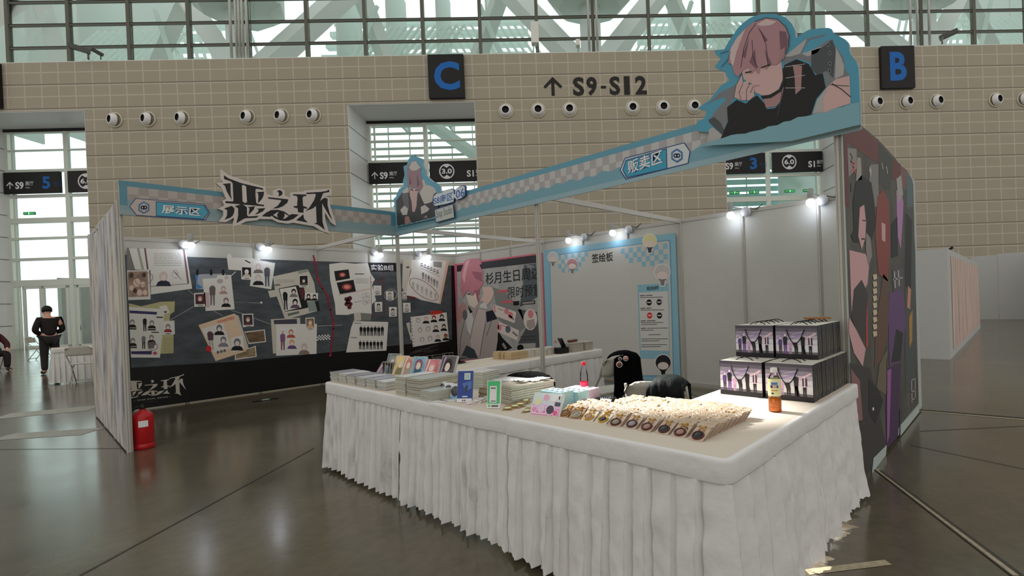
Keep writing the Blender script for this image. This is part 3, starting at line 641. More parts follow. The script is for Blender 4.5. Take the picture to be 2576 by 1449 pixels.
a.px([(345,470),(370,400),(430,300),(520,205),(470,330),(420,470),(390,600),(370,580)], PINKL, 11).px([(640,160),(740,105),(850,130),(790,170),(690,180)], PINKL, 11)
a.px([(880,230),(950,240),(975,330),(960,450),(900,540),(890,420)], PINKD, 11).px([(670,210),(760,330),(720,350)], PINKD, 11).px([(560,560),(620,420),(640,640)], PINKD, 11).px([(720,420),(800,580),(760,600)], PINKD, 11).px([(480,500),(560,300),(520,520)], PINKD, 11)
for l in ([(630,150),(560,250),(500,420),(470,620)], [(660,200),(730,330),(750,470),(760,600)], [(360,450),(330,540),(260,610)], [(340,440),(250,468)], [(620,130),(740,90),(860,105),(950,190),(985,290),(975,410)], [(590,330),(600,500),(650,620)]): a.line(l, 5, BLK2, 12)
a.px([(890,440),(940,400),(935,490),(870,570)], SKIND, 12).line([(520,672),(580,662)], 12, BLK2, 12).line([(690,618),(780,590)], 12, BLK2, 12).line([(610,815),(665,805)], 6, SKIND, 12)
for y in (610, 730, 835): a.line([(945,y),(1150,y-30 if y < 800 else y)], 7, COATL, 6)
a.px([(1020,590),(1120,600),(1110,850),(1050,905),(1040,700)], SKIND, 5).line([(905,870),(890,1000),(860,1130)], 7, COATD, 8)
WAVE = [(0,1452),(100,1418),(170,1400),(240,1378),(300,1360),(370,1335),(440,1325),(520,1320),(580,1300),(640,1288),(700,1280),(760,1245),(860,1232),(930,1195),(1000,1185),(1080,1145),(1150,1140),(1200,1130),(1280,1105),(1380,1098),(1430,1070),(1480,1052),(1560,1040),(1640,1005),(1735,990),(1742,1228),(1000,1402),(0,1640)]
a.crop(1760, 30, 4.262); a.px([p for p in WAVE if p[1] < 1500], C(120,164,176), 13)
tag(a.build('standee', h2), 'blue-edged cut-out of a pink-haired figure in black, chin on hand')
a = Art(P2, E2, .025); a.crop(990, 380, 6.586)
EDGE = [(28,790),(60,770),(120,630),(200,590),(180,510),(210,400),(190,260),(250,230),(280,130),(340,75),(385,65),(375,95),(440,110),(490,130),(512,140),(510,220),(560,330),(560,400),(680,510),(760,540),(800,590),(815,740),(700,950),(760,960),(760,1100),(80,1250)]
a.mb.slab(P2, a.P(EDGE), C(92,160,184), .004, .025, C(150,160,160))
FUR, CT = C(190,186,180), C(58,58,62)
a.px([(70,830),(170,690),(280,650),(460,700),(740,700),(770,920),(715,1090),(640,1120),(520,1140),(400,1180),(330,1195),(210,1220),(90,1248)], CT, 1)
a.px([(160,720),(270,690),(290,980),(220,960)], C(98,98,104), 2)
a.px([(490,470),(540,490),(560,560),(640,580),(700,610),(745,680),(690,730),(670,840),(600,870),(540,880),(500,800),(460,700)], FUR, 2).px([(165,690),(230,620),(270,600),(285,690),(200,705)], FUR, 2)
a.px([(140,980),(210,905),(270,960),(255,1060),(180,1065)], FUR, 3).px([(480,930),(550,895),(625,960),(600,1000),(490,1055)], FUR, 3)
a.px([(290,600),(440,640),(420,780),(410,920),(380,1010),(340,1010),(330,850),(300,740)], SKIN, 3)
a.px([(250,400),(260,250),(330,190),(380,160),(440,220),(490,290),(475,340),(520,590),(455,700),(430,640),(380,600),(330,640),(300,590),(270,620)], C(150,120,128), 4).px([(330,190),(400,170),(440,230),(480,280),(400,330),(330,330),(290,280)], FUR, 5).px([(300,400),(330,560),(290,560)], C(110,86,98), 5).px([(420,380),(470,560),(420,600)], C(110,86,98), 5)
a.line([(315,640),(350,655)], 16, BLK2, 5).line([(395,655),(430,650)], 16, BLK2, 5)
a.px([(220,1090),(280,1080),(320,1190),(215,1210)], SKIND, 3).px([(520,1110),(580,1060),(590,1110)], SKIND, 3)
a.px([(70,1260),(90,1235),(130,1245),(160,1222),(210,1225),(250,1205),(300,1205),(330,1185),(380,1190),(410,1170),(470,1165),(510,1145),(560,1145),(600,1120),(650,1120),(690,1100),(760,1085),(760,1110),(80,1262)], C(112,158,172), 6)
tag(a.build('standee', h2), 'blue-edged cut-out of a figure in a fur-collared coat')

# ---------------------------------------------------------------- printed wall of papers (black banner)
EB = .55
PB = Plane((6, .038, 0), (-1, 0, 0), (0, 0, 1)); a = Art(PB, EB)
def D(*c): return mat(c, .5, E=EB)
a.mb.slab(PB, [(.02, .02), (5.97, .02), (5.97, 2.30), (.02, 2.30)], mat((6, 6, 7), .35, raw=True), -.008, 0)
STONE = mat((60, 65, 69), .6, E=EB, noise_=.35, scale=3.5, stretch=(1, 1, 2.4))
a.px([(312,641),(473,647),(860,659),(1135,668),(1137,854),(860,883),(620,908),(330,925)], STONE, 1)
PAP, PAP2, INKD, INKM, SKN, DRED = D(186,184,178), D(168,163,152), mat((14, 14, 16), .5, raw=True), D(104,100,98), D(196,176,168), D(120,36,44)
def scrib(x0, y0, x1, y1, rows, m=None, w=3, sl=0.):
    for r in range(rows):
        y = y0+(y1-y0)*(r+.5)/rows; x = x0
        while x < x1:
            l = random.uniform(.05, .18)*(x1-x0); a.line([(x, y+sl*(x-x0)), (min(x+l, x1), y+sl*(min(x+l, x1)-x0))], w, m or INKM, 4); x += l+.03*(x1-x0)
def polaroid(o_, i_, dark, head, body, L=5):
    a.px(o_, PAP, L).px(i_, dark, L+1); cx = sum(x for x, y in i_)/4; cy = sum(y for x, y in i_)/4; h = max(y for x, y in i_)-min(y for x, y in i_)
    a.bust(cx, cy+.08*h, h*.8, head, body, SKN, L+2)
    lo = max(y for x, y in o_); li = max(y for x, y in i_); a.line([(cx-.2*h, (lo+li)/2), (cx+.25*h, (lo+li)/2-1)], 6, INKD, L+2)
a.crop(310, 590, 4.390)
a.px([(40,152),(690,166),(762,598),(305,662),(300,395),(130,388)], PAP, 2).px([(40,145),(60,145),(130,385),(40,395)], INKM, 3)
for p, c in (([(150,150),(175,150),(230,385),(205,385)], D(140,134,128)), ([(230,150),(248,150),(280,385),(262,385)], D(96,66,78)), ([(658,166),(678,166),(728,538),(708,542)], D(112,76,84)), ([(300,570),(720,540),(722,546),(300,577)], INKM)): a.px(p, c, 3)
scrib(340, 200, 640, 350, 8); a.bust(445,485,170,D(176,160,156),D(26,26,44),SKN,4); a.bust(575,455,150,D(178,166,166),PAP,PAP,4); a.line([(555,400),(640,495)], 8, D(140,128,134), 5)
a.px([(42,395),(288,395),(302,716),(55,724)], PAP, 4).px([(50,410),(270,405),(278,685),(58,690)], mat((132, 108, 96), .6, E=EB, noise_=.5, scale=9), 5)
for x, y, r in ((90,450,24), (230,445,22), (150,530,40), (90,590,26), (240,640,26), (180,640,30), (130,620,22), (215,550,26)): a.ell(x, y, r, r*1.2, D(190,165,152) if r > 25 else D(60,44,40), 6)
a.ring(230, 490, 100, 62, 4, D(90, 60, 70), 7, -20)
a.px([(800,440),(1130,430),(1140,600),(805,605)], D(140,142,148), 3).px([(795,440),(830,430),(815,540),(880,585),(810,606)], D(52,112,160), 4)
for x in (818, 970, 1103): a.line([(x, 395), (x, 440)], 26, INKD, 6)
a.px([(875,490),(1030,480),(1042,450),(1190,445),(1230,825),(910,845)], PAP, 5); a.fig(985,655,255,D(88,78,74),SKN,6,D(96,94,98)); a.bust(1105,610,95,D(160,128,130),D(150,120,122),SKN,6); a.bust(1135,745,110,D(120,98,104),INKD,SKN,6); a.ell(1068,515,34,26,D(150,140,138),6).ell(1140,475,24,20,D(170,155,152),6).px([(910,640),(945,640),(955,800),(920,810)], D(176,148,150), 6)
polaroid([(780,648),(905,640),(914,795),(785,798)], [(795,660),(895,655),(900,768),(798,770)], D(66,36,40), D(176,120,124), D(60,30,36))
a.px([(60,760),(200,792),(420,742),(570,738),(565,850),(520,880),(510,950),(555,950),(555,1310),(410,1316),(100,1000)], D(158,152,112), 3)
for y in range(1150, 1300, 24): a.line([(440, y), (545, y)], 4, D(120,114,84), 4)
a.px([(62,798),(410,820),(452,900),(405,1360),(85,1358)], PAP, 5).px([(68,838),(372,855),(370,885),(70,868)], D(48,40,80), 6).px([(85,1290),(320,1285),(310,1325),(88,1320)], D(48,40,80), 6)
for x, y in ((238,985), (225,1180)): a.fig(x,y,165,INKM if y > 1100 else INKD,SKN,6,INKD)
for x, y in ((100,980), (315,990), (105,1185), (312,1150)): a.bust(x,y,95,D(110,105,104),INKD,SKN,6); a.line([(x-40,y+60),(x+40,y+62)],14,INKD,7)
a.px([(272,1190),(345,1180),(340,1255),(275,1260)], D(90,90,90), 8).ring(330, 1235, 50, 42, 4, D(140,40,40), 9).ell(350,1310,24,18,D(160,70,70),7).line([(370,912),(435,915)],12,INKD,7).line([(315,1080),(390,1080)],10,INKD,7)
a.px([(395,795),(475,780),(515,862),(435,892)], PAP, 7).px([(440,850),(485,845),(470,872)], D(70,30,50), 8)
polaroid([(418,957),(565,950),(570,1102),(428,1110)], [(430,968),(552,962),(556,1075),(436,1080)], PAP, D(120,98,96), D(120,40,48), 7)
BEI = D(186,164,140)
a.px([(1240,895),(1270,890),(1390,1270),(1340,1290)], PAP2, 4).px([(830,1000),(1225,872),(1245,885),(1361,1285),(1020,1398)], BEI, 5).px([(865,1040),(1100,975),(1195,1250),(1000,1305)], PAP, 6)
a.text('WANTED', (1045,985), (1232,930), (1032,955), D(176,84,66), .03, 7); a.fig(965,1155,240,D(70,50,56),SKN,7,D(150,140,136),.12); a.bust(1060,1050,120,D(84,92,98),INKD,SKN,7); a.bust(1105,1180,120,D(96,100,106),D(112,104,116),SKN,7)
for x in (1045, 1082, 1118): a.ell(x, 1300-(x-1045)*.25, 15, 17, D(84,90,92), 7)
a.px([(1180,1145),(1320,1110),(1332,1270),(1200,1302)], PAP, 8); a.bust(1258,1210,140,D(96,100,104),INKD,SKN,9); a.ell(942,1262,32,34,D(168,28,36),9)
for l in ([(520,942),(780,795)], [(715,612),(775,662)], [(1000,845),(1095,895)], [(1188,835),(1330,878)], [(1225,748),(1380,752)]): a.line(l, 5, D(150,152,150), 3)
a.line([(1190,458),(1240,412)], 8, D(190,188,180), 3)
a.crop(560, 620, 4.83)
a.px([(50,130),(65,90),(100,95),(112,135),(465,150),(350,300),(70,282)], PAP, 3); a.line([(275,170),(335,200)], 12, INKD, 4)
polaroid([(220,240),(358,248),(355,405),(228,400)], [(235,252),(345,258),(345,372),(240,368)], INKD, D(200,194,190), D(170,160,150), 4)
a.px([(375,150),(638,200),(590,522),(330,480)], PAP, 6); a.bust(432,262,125,D(170,160,158),D(96,90,84),SKN,7); a.bust(432,400,140,D(168,160,158),INKD,SKN,7); a.fig(540,350,270,D(72,72,76),SKN,7,D(60,78,84))
for i in range(14): a.ell(385+i*18, 156+i*3.4, 4, 5, STONE, 7)
a.px([(550,540),(680,522),(690,602),(575,622)], PAP2, 3).px([(612,365),(1035,272),(1112,440),(1165,780),(760,890),(640,560)], PAP2, 4).px([(910,305),(1035,272),(1050,300),(925,332)], D(120,128,122), 5).px([(680,512),(890,470),(985,490),(1040,742),(955,762),(755,792)], INKD, 5).px([(920,520),(985,500),(1010,620),(960,640)], D(70,26,34), 6)
a.px([(690,517),(890,484),(957,740),(756,786)], PAP, 6); a.fig(762,642,255,INKD,SKN,7,INKD,.08,.8); a.bust(862,562,105,INKD,INKM,SKN,7); a.bust(880,690,120,INKD,D(84,60,84),SKN,7); a.line([(800,830),(920,800)], 28, D(84,92,84), 6); scrib(650, 400, 870, 440, 2); a.line([(640,470),(690,465)], 24, INKM, 5)
polaroid([(925,350),(1040,345),(1043,496),(930,498)], [(935,360),(1030,355),(1033,470),(938,472)], INKD, D(40,32,34), D(66,54,52), 7)
a.px([(1025,670),(1130,660),(1146,780),(1050,792)], D(112,124,122), 6).px([(1120,660),(1160,650),(1182,780),(1150,786)], INKD, 6).px([(1000,560),(1160,566),(1155,662),(995,655)], PAP, 7); a.bust(1042,615,85,INKD,INKD,SKN,8); a.bust(1115,618,80,INKD,INKD,SKN,8)
for l in ([(145,680),(480,687)], [(380,868),(580,946)], [(1150,968),(1449,955)]): a.line(l, 5, D(150,152,150), 3)
a.ell(470, 682, 14, 12, D(190,188,180), 4)
polaroid([(235,820),(370,815),(378,970),(245,982)], [(250,832),(358,828),(364,950),(256,956)], D(40,32,40), D(140,112,100), D(80,40,44), 7)
for o_, i_, c in (([(150,1302),(402,1205),(414,1340),(148,1380)], [(160,1310),(392,1218),(402,1330),(160,1365)], (120, 104, 78)), ([(262,1035),(512,1008),(528,1160),(315,1186)], [(270,1048),(502,1020),(515,1150),(322,1172)], (92, 72, 54))): a.px(o_, PAP, 3).px(i_, mat(c, .6, E=EB, noise_=.5, scale=6, stretch=(1, 1, 4)), 4)
a.px([(585,885),(940,865),(945,945),(660,960),(650,1300),(612,1300)], PAP2, 3).px([(620,895),(900,880),(905,940),(625,945)], D(56,54,66), 4).px([(648,945),(1145,940),(1140,1305),(650,1328)], PAP, 5).px([(660,985),(890,980),(892,1260),(662,1275)], D(196,190,186), 6)
a.fig(730,1142,235,D(108,72,108),D(190,140,110),7,D(112,60,66)); a.bust(830,1055,110,D(170,110,84),D(150,70,60),SKN,7); a.bust(842,1185,120,D(180,130,90),D(84,56,100),SKN,7); a.bust(990,1240,140,D(170,154,146),D(110,98,90),SKN,7); scrib(915, 985, 1100, 1130, 7)
polaroid([(1003,867),(1115,860),(1121,1012),(1012,1016)], [(1014,878),(1106,872),(1110,985),(1020,990)], D(104,86,72), D(190,150,110), D(176,140,104), 8)
for i in range(9):
    for j in range(4):
        if (i+j) % 2: a.px([(1145+i*18,1080+j*16-i*1.5),(1163+i*18,1078+j*16-i*1.5),(1163+i*18,1094+j*16-i*1.5),(1145+i*18,1096+j*16-i*1.5)], D(190,190,190), 4)
a.line([(1100,110),(1125,200),(1155,400),(1215,510),(1275,600),(1310,770),(1348,930),(1345,1000),(1310,1325)], 17, D(120,20,38), 9)
for x, y in ((1125,195), (1160,400), (1275,602), (1348,935), (1306,1322)): a.ell(x, y, 15, 15, D(140,24,42), 10)
a.crop(800, 620, 4.829)
a.px([(135,215),(290,195),(450,210),(605,200),(640,330),(690,400),(655,470),(705,655),(655,700),(652,818),(480,803),(350,832),(215,830),(205,700),(175,560),(145,400)], PAP, 4)
for o_, e in (([(195,300),(370,278),(388,388),(215,420)], (295, 345, 42, 30)), ([(225,440),(430,405),(460,545),(265,580)], (350, 492, 62, 40))): a.px(o_, mat((16, 8, 9), .5, raw=True), 5).ell(*e, D(130, 48, 46), 6).ell(e[0], e[1], e[2]*.6, e[3]*.6, D(190,120,108), 7)
a.line([(250,590),(630,515)], 4, D(150,70,66), 5); scrib(455, 385, 610, 450, 4); scrib(450, 320, 555, 350, 1, INKD, 9)
for x, y, r in ((345,640,26), (385,630,28), (365,670,30), (345,700,26), (395,700,24), (380,738,26)): a.ell(x, y, r, r, D(72,18,24), 6)
for x, y, r in ((565,600,30), (600,590,26), (585,640,40), (570,680,26), (605,670,24)): a.ring(x, y, r, r, 3, D(130,128,126), 5, n=14)
a.line([(435,680),(530,662)], 5, INKM, 5)
a.px([(602,196),(1000,200),(1000,304),(640,302),(625,250)], mat((8, 8, 9), .5, raw=True), 6).text('实验B组', (640,292), (918,294), (640,218), D(220,220,218), .008, 8)
for i, (o_, c) in enumerate((([(670,475),(768,475),(768,590),(675,595)], D(176,172,168)), ([(820,545),(915,545),(918,650),(830,650)], INKM), ([(1020,545),(1072,545),(1075,650),(1025,650)], INKM), ([(685,675),(778,672),(780,790),(692,795)], INKD), ([(860,735),(955,735),(955,850),(862,855)], INKD), ([(1030,685),(1120,685),(1125,800),(1035,803)], D(112,120,134)))):
    a.px(o_, PAP, 6); cx = sum(x for x, y in o_)/4; cy = sum(y for x, y in o_)/4; a.bust(cx,cy-6,74,c,D(150,146,142),SKN,7); a.line([(cx-20,cy+42),(cx+20,cy+42)],8,INKD,8)
for l in ([(638,362),(655,852)], [(640,434),(790,430)], [(650,852),(808,828)], [(790,305),(806,830)]): a.line(l, 5, D(110,30,40), 5)
a.ring(880, 590, 80, 62, 4, D(170,168,166), 5).ring(885, 585, 66, 76, 3, D(170,168,166), 5, 30)
a.px([(1030,155),(1140,160),(1130,260),(1085,480),(1075,610),(1020,500)], PAP2, 4).px([(1130,160),(1590,176),(1487,700),(1250,650),(1170,612),(1075,595),(1080,480),(1130,300)], PAP, 5).px([(1560,176),(1592,178),(1487,702),(1462,692)], D(190,158,136), 6).px([(1080,600),(1170,615),(1200,640),(1085,625)], D(90,30,36), 6).px([(1070,245),(1105,240),(1108,262),(1072,262)], D(84,40,70), 6)
a.px([(1400,180),(1505,190),(1500,260),(1400,245)], D(120,118,114), 6)
for i in range(6): a.bust(1260+i*38,222+i*17,44,INKD,INKM,SKN,6); a.fig(1275+i*34,350+i*20,100,D(130,126,122) if i % 2 else INKM,SKN,6); a.fig(1155+i*54,465+i*27,96,D(150,146,142),SKN,6)
a.line([(1245,262),(1480,365)], 5, INKM, 6).ring(1285, 522, 205, 84, 5, D(120,40,44), 7, 35); scrib(1180, 260, 1215, 285, 1, INKD, 8); scrib(1180, 590, 1225, 610, 1, INKD, 8)
a.px([(435,808),(520,800),(525,898),(440,905)], PAP2, 3).px([(525,800),(650,815),(640,900),(530,898)], D(104,106,100), 3)
a.px([(432,905),(852,918),(830,1265),(340,1288),(400,990)], PAP, 5)
for i in range(7): a.fig(522+i*43,1022+(i % 2)*4,125,INKD,D(120,116,112),6,w=1.15); a.fig(512+i*43,1195+(i % 2)*3,112,INKD,D(120,116,112),6,w=1.15)
a.line([(440,930),(520,935)], 9, INKM, 6).line([(400,1105),(470,1108)], 9, INKM, 6); scrib(375, 1180, 490, 1210, 2)
a.px([(1070,932),(1112,920),(1145,1130),(1128,1140)], PAP2, 4).px([(1110,950),(1130,1040),(1120,1040)], INKD, 5).px([(1120,858),(1560,800),(1590,1145),(1150,1222)], PAP, 5)
for i in range(9): a.ell(1130+i*3.6, 880+i*40, 5, 6, INKD, 6)
for r in range(3):
    for c in range(4):
        x, y = 1215+c*96+r*24, 905-c*14+r*118; drk = c > 1 or (r == 0 and c == 1)
        a.bust(x, y, 88, [INKD, D(176,140,146), D(120,26,36), D(40,38,30), D(100,98,96)][(c+2*r) % 5] if drk else D(160,157,152), INKD if drk else PAP, D(120,116,70) if (r == 2 and c == 3) else SKN if drk else PAP, 6)
        if not drk: a.ring(x, y-10, 26, 30, 3, D(130,126,122), 8, n=14)
a.px([(1365,785),(1500,778),(1506,815),(1370,836)], D(176,44,26), 7)
for i in range(4): a.line([(1385+i*30,812-i*3),(1395+i*30,792-i*3)], 6, INKD, 8)
for k in range(12):
    x = random.uniform(1060, 1200); y = 1320-(x-1060)*.18+random.uniform(-30, 30); a.line([(x, y), (x+random.uniform(150, 320), y-random.uniform(30, 80))], random.uniform(1.5, 4), D(70,70,66), 3)
a.line([(1510,1302),(1640,1287),(1640,1375),(1515,1394),(1510,1302)], 4, D(180,178,172), 3).text('Studio', (1532,1372), (1628,1358), (1530,1310), D(150,150,146), .0, 4)
a.line([(1180,1345),(1495,1310)], 4, D(150,150,146), 2).text('Snap', (1380,1392), (1500,1376), (1378,1330), D(130,130,126), 0, 4)
# white logo low on the wall
a.crop(320, 940, 5.152)
A_, B_, C_ = (2290, 470), (2200, 1285), (925, 1010); a_, b_, c_ = (735, 2), (700, 283), (175, 285)
den = (B_[0]-A_[0])*(C_[1]-A_[1])-(C_[0]-A_[0])*(B_[1]-A_[1])
def lg(p):
    s = ((p[0]-A_[0])*(C_[1]-A_[1])-(C_[0]-A_[0])*(p[1]-A_[1]))/den; t = ((B_[0]-A_[0])*(p[1]-A_[1])-(p[0]-A_[0])*(B_[1]-A_[1]))/den
    return (a_[0]+s*(b_[0]-a_[0])+t*(c_[0]-a_[0]), a_[1]+s*(b_[1]-a_[1])+t*(c_[1]-a_[1]))
LW = D(168,160,150)
for s in LOGO: a.px([lg(p) for p in s], LW, 3)
a.px([lg(p) for p in LOGO_GAP], BLACK, 4).px([lg(p) for p in LOGO_EYE], BLACK, 4).ell(*lg((1312, 990)), 24, 22, LW, 5)
a.text('- THE EVIL RING -', (88,360), (566,302), (86,345), D(150,146,140), .02, 4)
o = a.build('wall_banner'); tag(o, 'black wall banner printed with pinned character papers on grey stone', 'banner')

# ---------------------------------------------------------------- pink poster
EP = .62
PW_ = Plane((.038, 0, 0), (0, 1, 0), (0, 0, 1))
def D(*c): return mat(c, .5, E=EP)
a = Art(PW_, EP); a.crop(1130, 590, 4.528)
a.mb.slab(PW_, [(.04, .05), (2.985, .05), (2.985, 2.335), (.04, 2.335)], D(186, 92, 112), -.006, 0)
BGP = mat((150, 150, 148), .6, E=EP, noise_=.15, scale=5)
def top(x): return 425-(x-90)*.1138
a.px([(88,352),(1025,228),(1030,340),(90,440)], D(32,34,38), 1).px([(90,425),(1030,318),(1062,1290),(105,1430)], BGP, 2)
a.px([(850,345),(1005,325),(1030,700),(800,830),(840,600)], D(74,82,86), 3).px([(880,340),(970,360),(960,395),(900,400)], D(120,124,124), 4).px([(500,600),(620,640),(820,850),(870,1060),(760,1150),(560,960)], D(118,118,116), 3).px([(780,850),(1000,880),(1040,1290),(760,1290),(880,1050)], D(70,72,74), 3)
a.px([(560,1100),(610,1180),(720,1290),(640,1330),(530,1400),(550,1200)], INKD, 4).px([(620,1230),(660,1290),(640,1310),(600,1250)], D(130,130,128), 5).px([(760,1245),(985,1235),(985,1290),(765,1300)], D(150,148,144), 4).ell(812, 1290, 38, 38, INKD, 5)
a.text('杉月生日周边', (418,572), (1050,505), (414,440), INKD, .006, 8).text('限时预售', (672,725), (1052,690), (670,598), INKD, -.004, 8)
a.line([(570,650),(665,640)], 30, D(180,90,96), 5).line([(610,770),(715,760)], 30, D(180,90,96), 5).px([(730,762),(800,755),(800,806),(732,808)], INKD, 6).px([(822,765),(980,748),(980,790),(824,802)], INKD, 6).px([(832,772),(970,757),(970,782),(834,795)], D(130,130,128), 7)
CRD, PKB = D(196,186,180), D(190,116,120)
for q4, (h1_, h2_) in (([(508,793),(766,882),(746,1010),(498,916)], ((655,875), (700,920))), ([(548,982),(798,1092),(776,1208),(538,1100)], ((572,1060), (672,1080)))):
    a.px(q4, CRD, 6); (x, y) = h1_; a.ell(x, y, 26, 34, PKB, 7); (x, y) = h2_; a.ell(x, y, 30, 40, D(84,92,104) if x < 690 else PKB, 7); x0 = q4[0][0]; a.line([(x0+50,q4[0][1]+50),(x0+110,q4[0][1]+72)], 10, PKB, 7).line([(x0+10,q4[0][1]+15),(x0+15,q4[0][1]+90)], 14, PKB, 7).line([(x0+180,q4[0][1]+130),(x0+225,q4[0][1]+170)], 20, INKM, 7)
a.ell(926, 968, 78, 122, CRD, 6, 26).ell(930, 905, 32, 48, PKB, 7).px([(890,980),(970,960),(985,1050),(920,1085),(880,1040)], D(150,136,132), 7)
scrib2 = [(820,1165,985), (815,1200,985)]
for x0, y, x1 in scrib2: a.line([(x0,y),(x1,y-8)], 14, D(60,60,60), 6)
# generic figure
a.px([(90,1000),(180,760),(250,870),(350,760),(430,840),(500,930),(550,980),(556,1200),(520,1400),(100,1432)], D(158,148,144), 8).px([(420,880),(500,860),(550,960),(430,1000)], D(24,26,44), 9)
a.px([(190,960),(215,860),(250,870),(290,1000),(260,1200),(215,1120)], D(188,186,184), 9).px([(240,1190),(290,930),(330,840),(420,870),(410,1000),(350,1400),(260,1300)], D(178,166,160), 10).px([(355,800),(420,760),(440,850),(350,830)], D(194,190,186), 11)
a.px([(90,860),(150,770),(190,790),(200,880),(130,1000),(90,1010)], D(164,128,122), 10).ell(182, 915, 28, 58, D(90,92,94), 11)
a.px([(195,680),(270,700),(330,640),(355,700),(330,790),(290,840),(225,800)], D(206,186,172), 12).px([(380,600),(480,595),(516,660),(490,740),(440,800),(400,770),(360,750),(395,680)], D(200,172,160), 12)
a.px([(130,560),(135,430),(180,300),(230,278),(340,270),(380,335),(350,345),(385,420),(388,560),(350,620),(300,640),(270,700),(230,640),(200,650),(160,720),(135,650)], D(176,112,124), 13).px([(150,480),(190,310),(240,280),(200,420),(180,560)], D(200,150,156), 14).px([(260,420),(370,430),(380,540),(300,500)], D(146,86,100), 14).px([(300,640),(350,620),(340,780),(320,740)], D(150,90,104), 14)
a.line([(215,680),(240,676)], 8, INKD, 13).line([(295,645),(320,636)], 8, INKD, 13).px([(130,1410),(200,1260),(290,1310),(330,1410)], D(58,64,70), 11).px([(215,810),(270,880),(240,900)], INKD, 11)
for l in ([(180,960),(130,1200),(120,1400)], [(330,840),(280,1000),(240,1190)], [(420,1010),(380,1200),(350,1390)], [(500,940),(430,1150)], [(210,1100),(240,1150)]): a.line(l, 5, D(84,72,72), 12)
o = a.build('poster'); tag(o, 'pink-bordered poster headed 杉月生日周边 beside the black banner', 'poster')

# ---------------------------------------------------------------- light-blue signing board
ES = .66
def D(*c): return mat(c, .5, E=ES)
a = Art(PW_, ES); a.crop(1360, 560, 3.45)
SB, SBD, SW = D(124, 166, 182), D(84, 140, 170), mat((178, 178, 172), .55, E=ES, noise_=.02, scale=2)
a.mb.slab(PW_, [(3.0, .05), (5.93, .05), (5.93, 2.37), (3.0, 2.37)], SB, -.006, 0)
a.px([(76,285),(1112,148),(1128,160),(1158,1335),(102,1335)], SBD, 1).px([(82,292),(1106,157),(1118,168),(1150,1325),(108,1325)], SW, 2)
u0, v1 = a.P([(150, 283)])[0]; sq = .083
cells = [(i, j) for j in range(4) for i in range(0, 9-[0, 0, 1, 2][j]) if (i+j) % 2 == 0]
ur, vr = a.P([(1100, 168)])[0]
for i, j in cells: a.rect(u0+i*sq, u0+(i+1)*sq, v1-(j+1)*sq, v1-j*sq, SB, 3)
for j in range(4):
    for i in range(13-2*j if j else 12):
        if (i+j) % 2 == 0: a.rect(ur-(i+1)*sq, ur-i*sq, vr-(j+1)*sq-.02, vr-j*sq-.02, SB, 3)
a.text('签绘板', (446,352), (630,334), (444,274), INKD, .012, 5)
def sticker(x, y, r, hair, body):      # plain round-headed sticker figures
    a.ell(x, y, r*1.12, r*1.15, D(200,198,194), 7).px([(x-.5*r, y+.7*r),(x+.5*r, y+.7*r),(x+.35*r, y+1.9*r),(x-.3*r, y+1.9*r)], D(200,198,194), 7)
    a.ell(x, y, r, r*1.02, hair, 8).ell(x, y+.42*r, r*.72, r*.5, D(200,186,178), 9).px([(x-.35*r, y+.95*r),(x+.35*r, y+.95*r),(x+.22*r, y+1.75*r),(x-.18*r, y+1.75*r)], body, 9)
sticker(108, 300, 44, D(180,182,184), INKM); sticker(276, 360, 46, D(168,124,130), INKM); sticker(948, 160, 58, D(196,190,140), D(60,50,66)); sticker(1058, 430, 66, D(176,172,168), INKM); sticker(1065, 1215, 66, D(22,22,32), INKD)
a.px([(842,540),(1110,528),(1121,1176),(864,1180)], SB, 5).px([(855,607),(1107,594),(1117,1114),(871,1108)], D(186,186,182), 6).text('规则牌', (921,590), (1026,583), (920,556), INKD, .012, 7)
for x, y, c in ((943,693,INKD), (1030,690,D(40,32,36)), (947,806,D(196,40,46)), (1033,806,INKD)): a.ell(x, y, 23, 27, c, 8).line([(x-13,y),(x+13,y-1)], 9, D(190,186,184), 9)
for x0, x1, y in ((865,905,634), (918,970,632), (865,1060,649), (870,910,745), (922,962,743), (870,1072,759), (873,912,854), (925,995,853), (873,1065,869), (878,1010,885), (875,915,918), (928,1105,916), (875,980,934), (940,1040,973), (878,1105,1010), (878,1030,1027), (878,1098,1060), (878,1040,1077)): a.line([(x0,y),(x1,y-2)], 7 if x1-x0 < 90 else 5, D(70,70,70), 8)
a.ell(130, 1035, 12, 14, D(190,130,126), 4)
o = a.build('poster'); tag(o, 'light-blue bordered signing board headed 签绘板 with a rules panel', 'signing board')

# ---------------------------------------------------------------- right outer wall graphics
ER = .58
PR = Plane((3.03, 9.035, 0), (-1, 0, 0), (0, 0, 1))
def D(*c, **k): return mat(c, .6, E=ER, **k)
a = Art(PR, ER)
a.mb.slab(PR, [(0, .03), (3.05, .03), (3.05, 2.60), (2.25, 2.63), (1.3, 2.62), (0, 2.60)], D(150,156,152), -.01, 0)
BGR = mat((66, 64, 60), .6, E=ER, noise_=.4, scale=4, stretch=(1, 1, .5)); MAR = D(86, 42, 40)
a.cr = (0, 0, 1)
a.px([(2120,322),(2164,314),(2210,352),(2250,396),(2272,426),(2297,462),(2311,1015),(2265,1068),(2262,1075),(2228,1120),(2200,1160),(2195,1185),(2158,1240),(2150,1240)], BGR, 1)
a.crop(1980, 280, 6.037)
a.px([(850,300),(1110,233),(1385,460),(1385,802),(1060,582),(910,470),(935,1449),(880,1449)], MAR, 2).px([(1610,730),(1725,805),(1720,1095),(1580,1020)], MAR, 2).px([(1725,820),(1815,890),(1812,1200),(1720,1110)], D(104,72,68), 2).px([(1815,890),(1905,1050),(1910,1449),(1815,1449)], D(70,90,94), 2).px([(1390,470),(1600,720),(1585,1010),(1560,1200),(1395,1100)], D(50,54,48), 2)
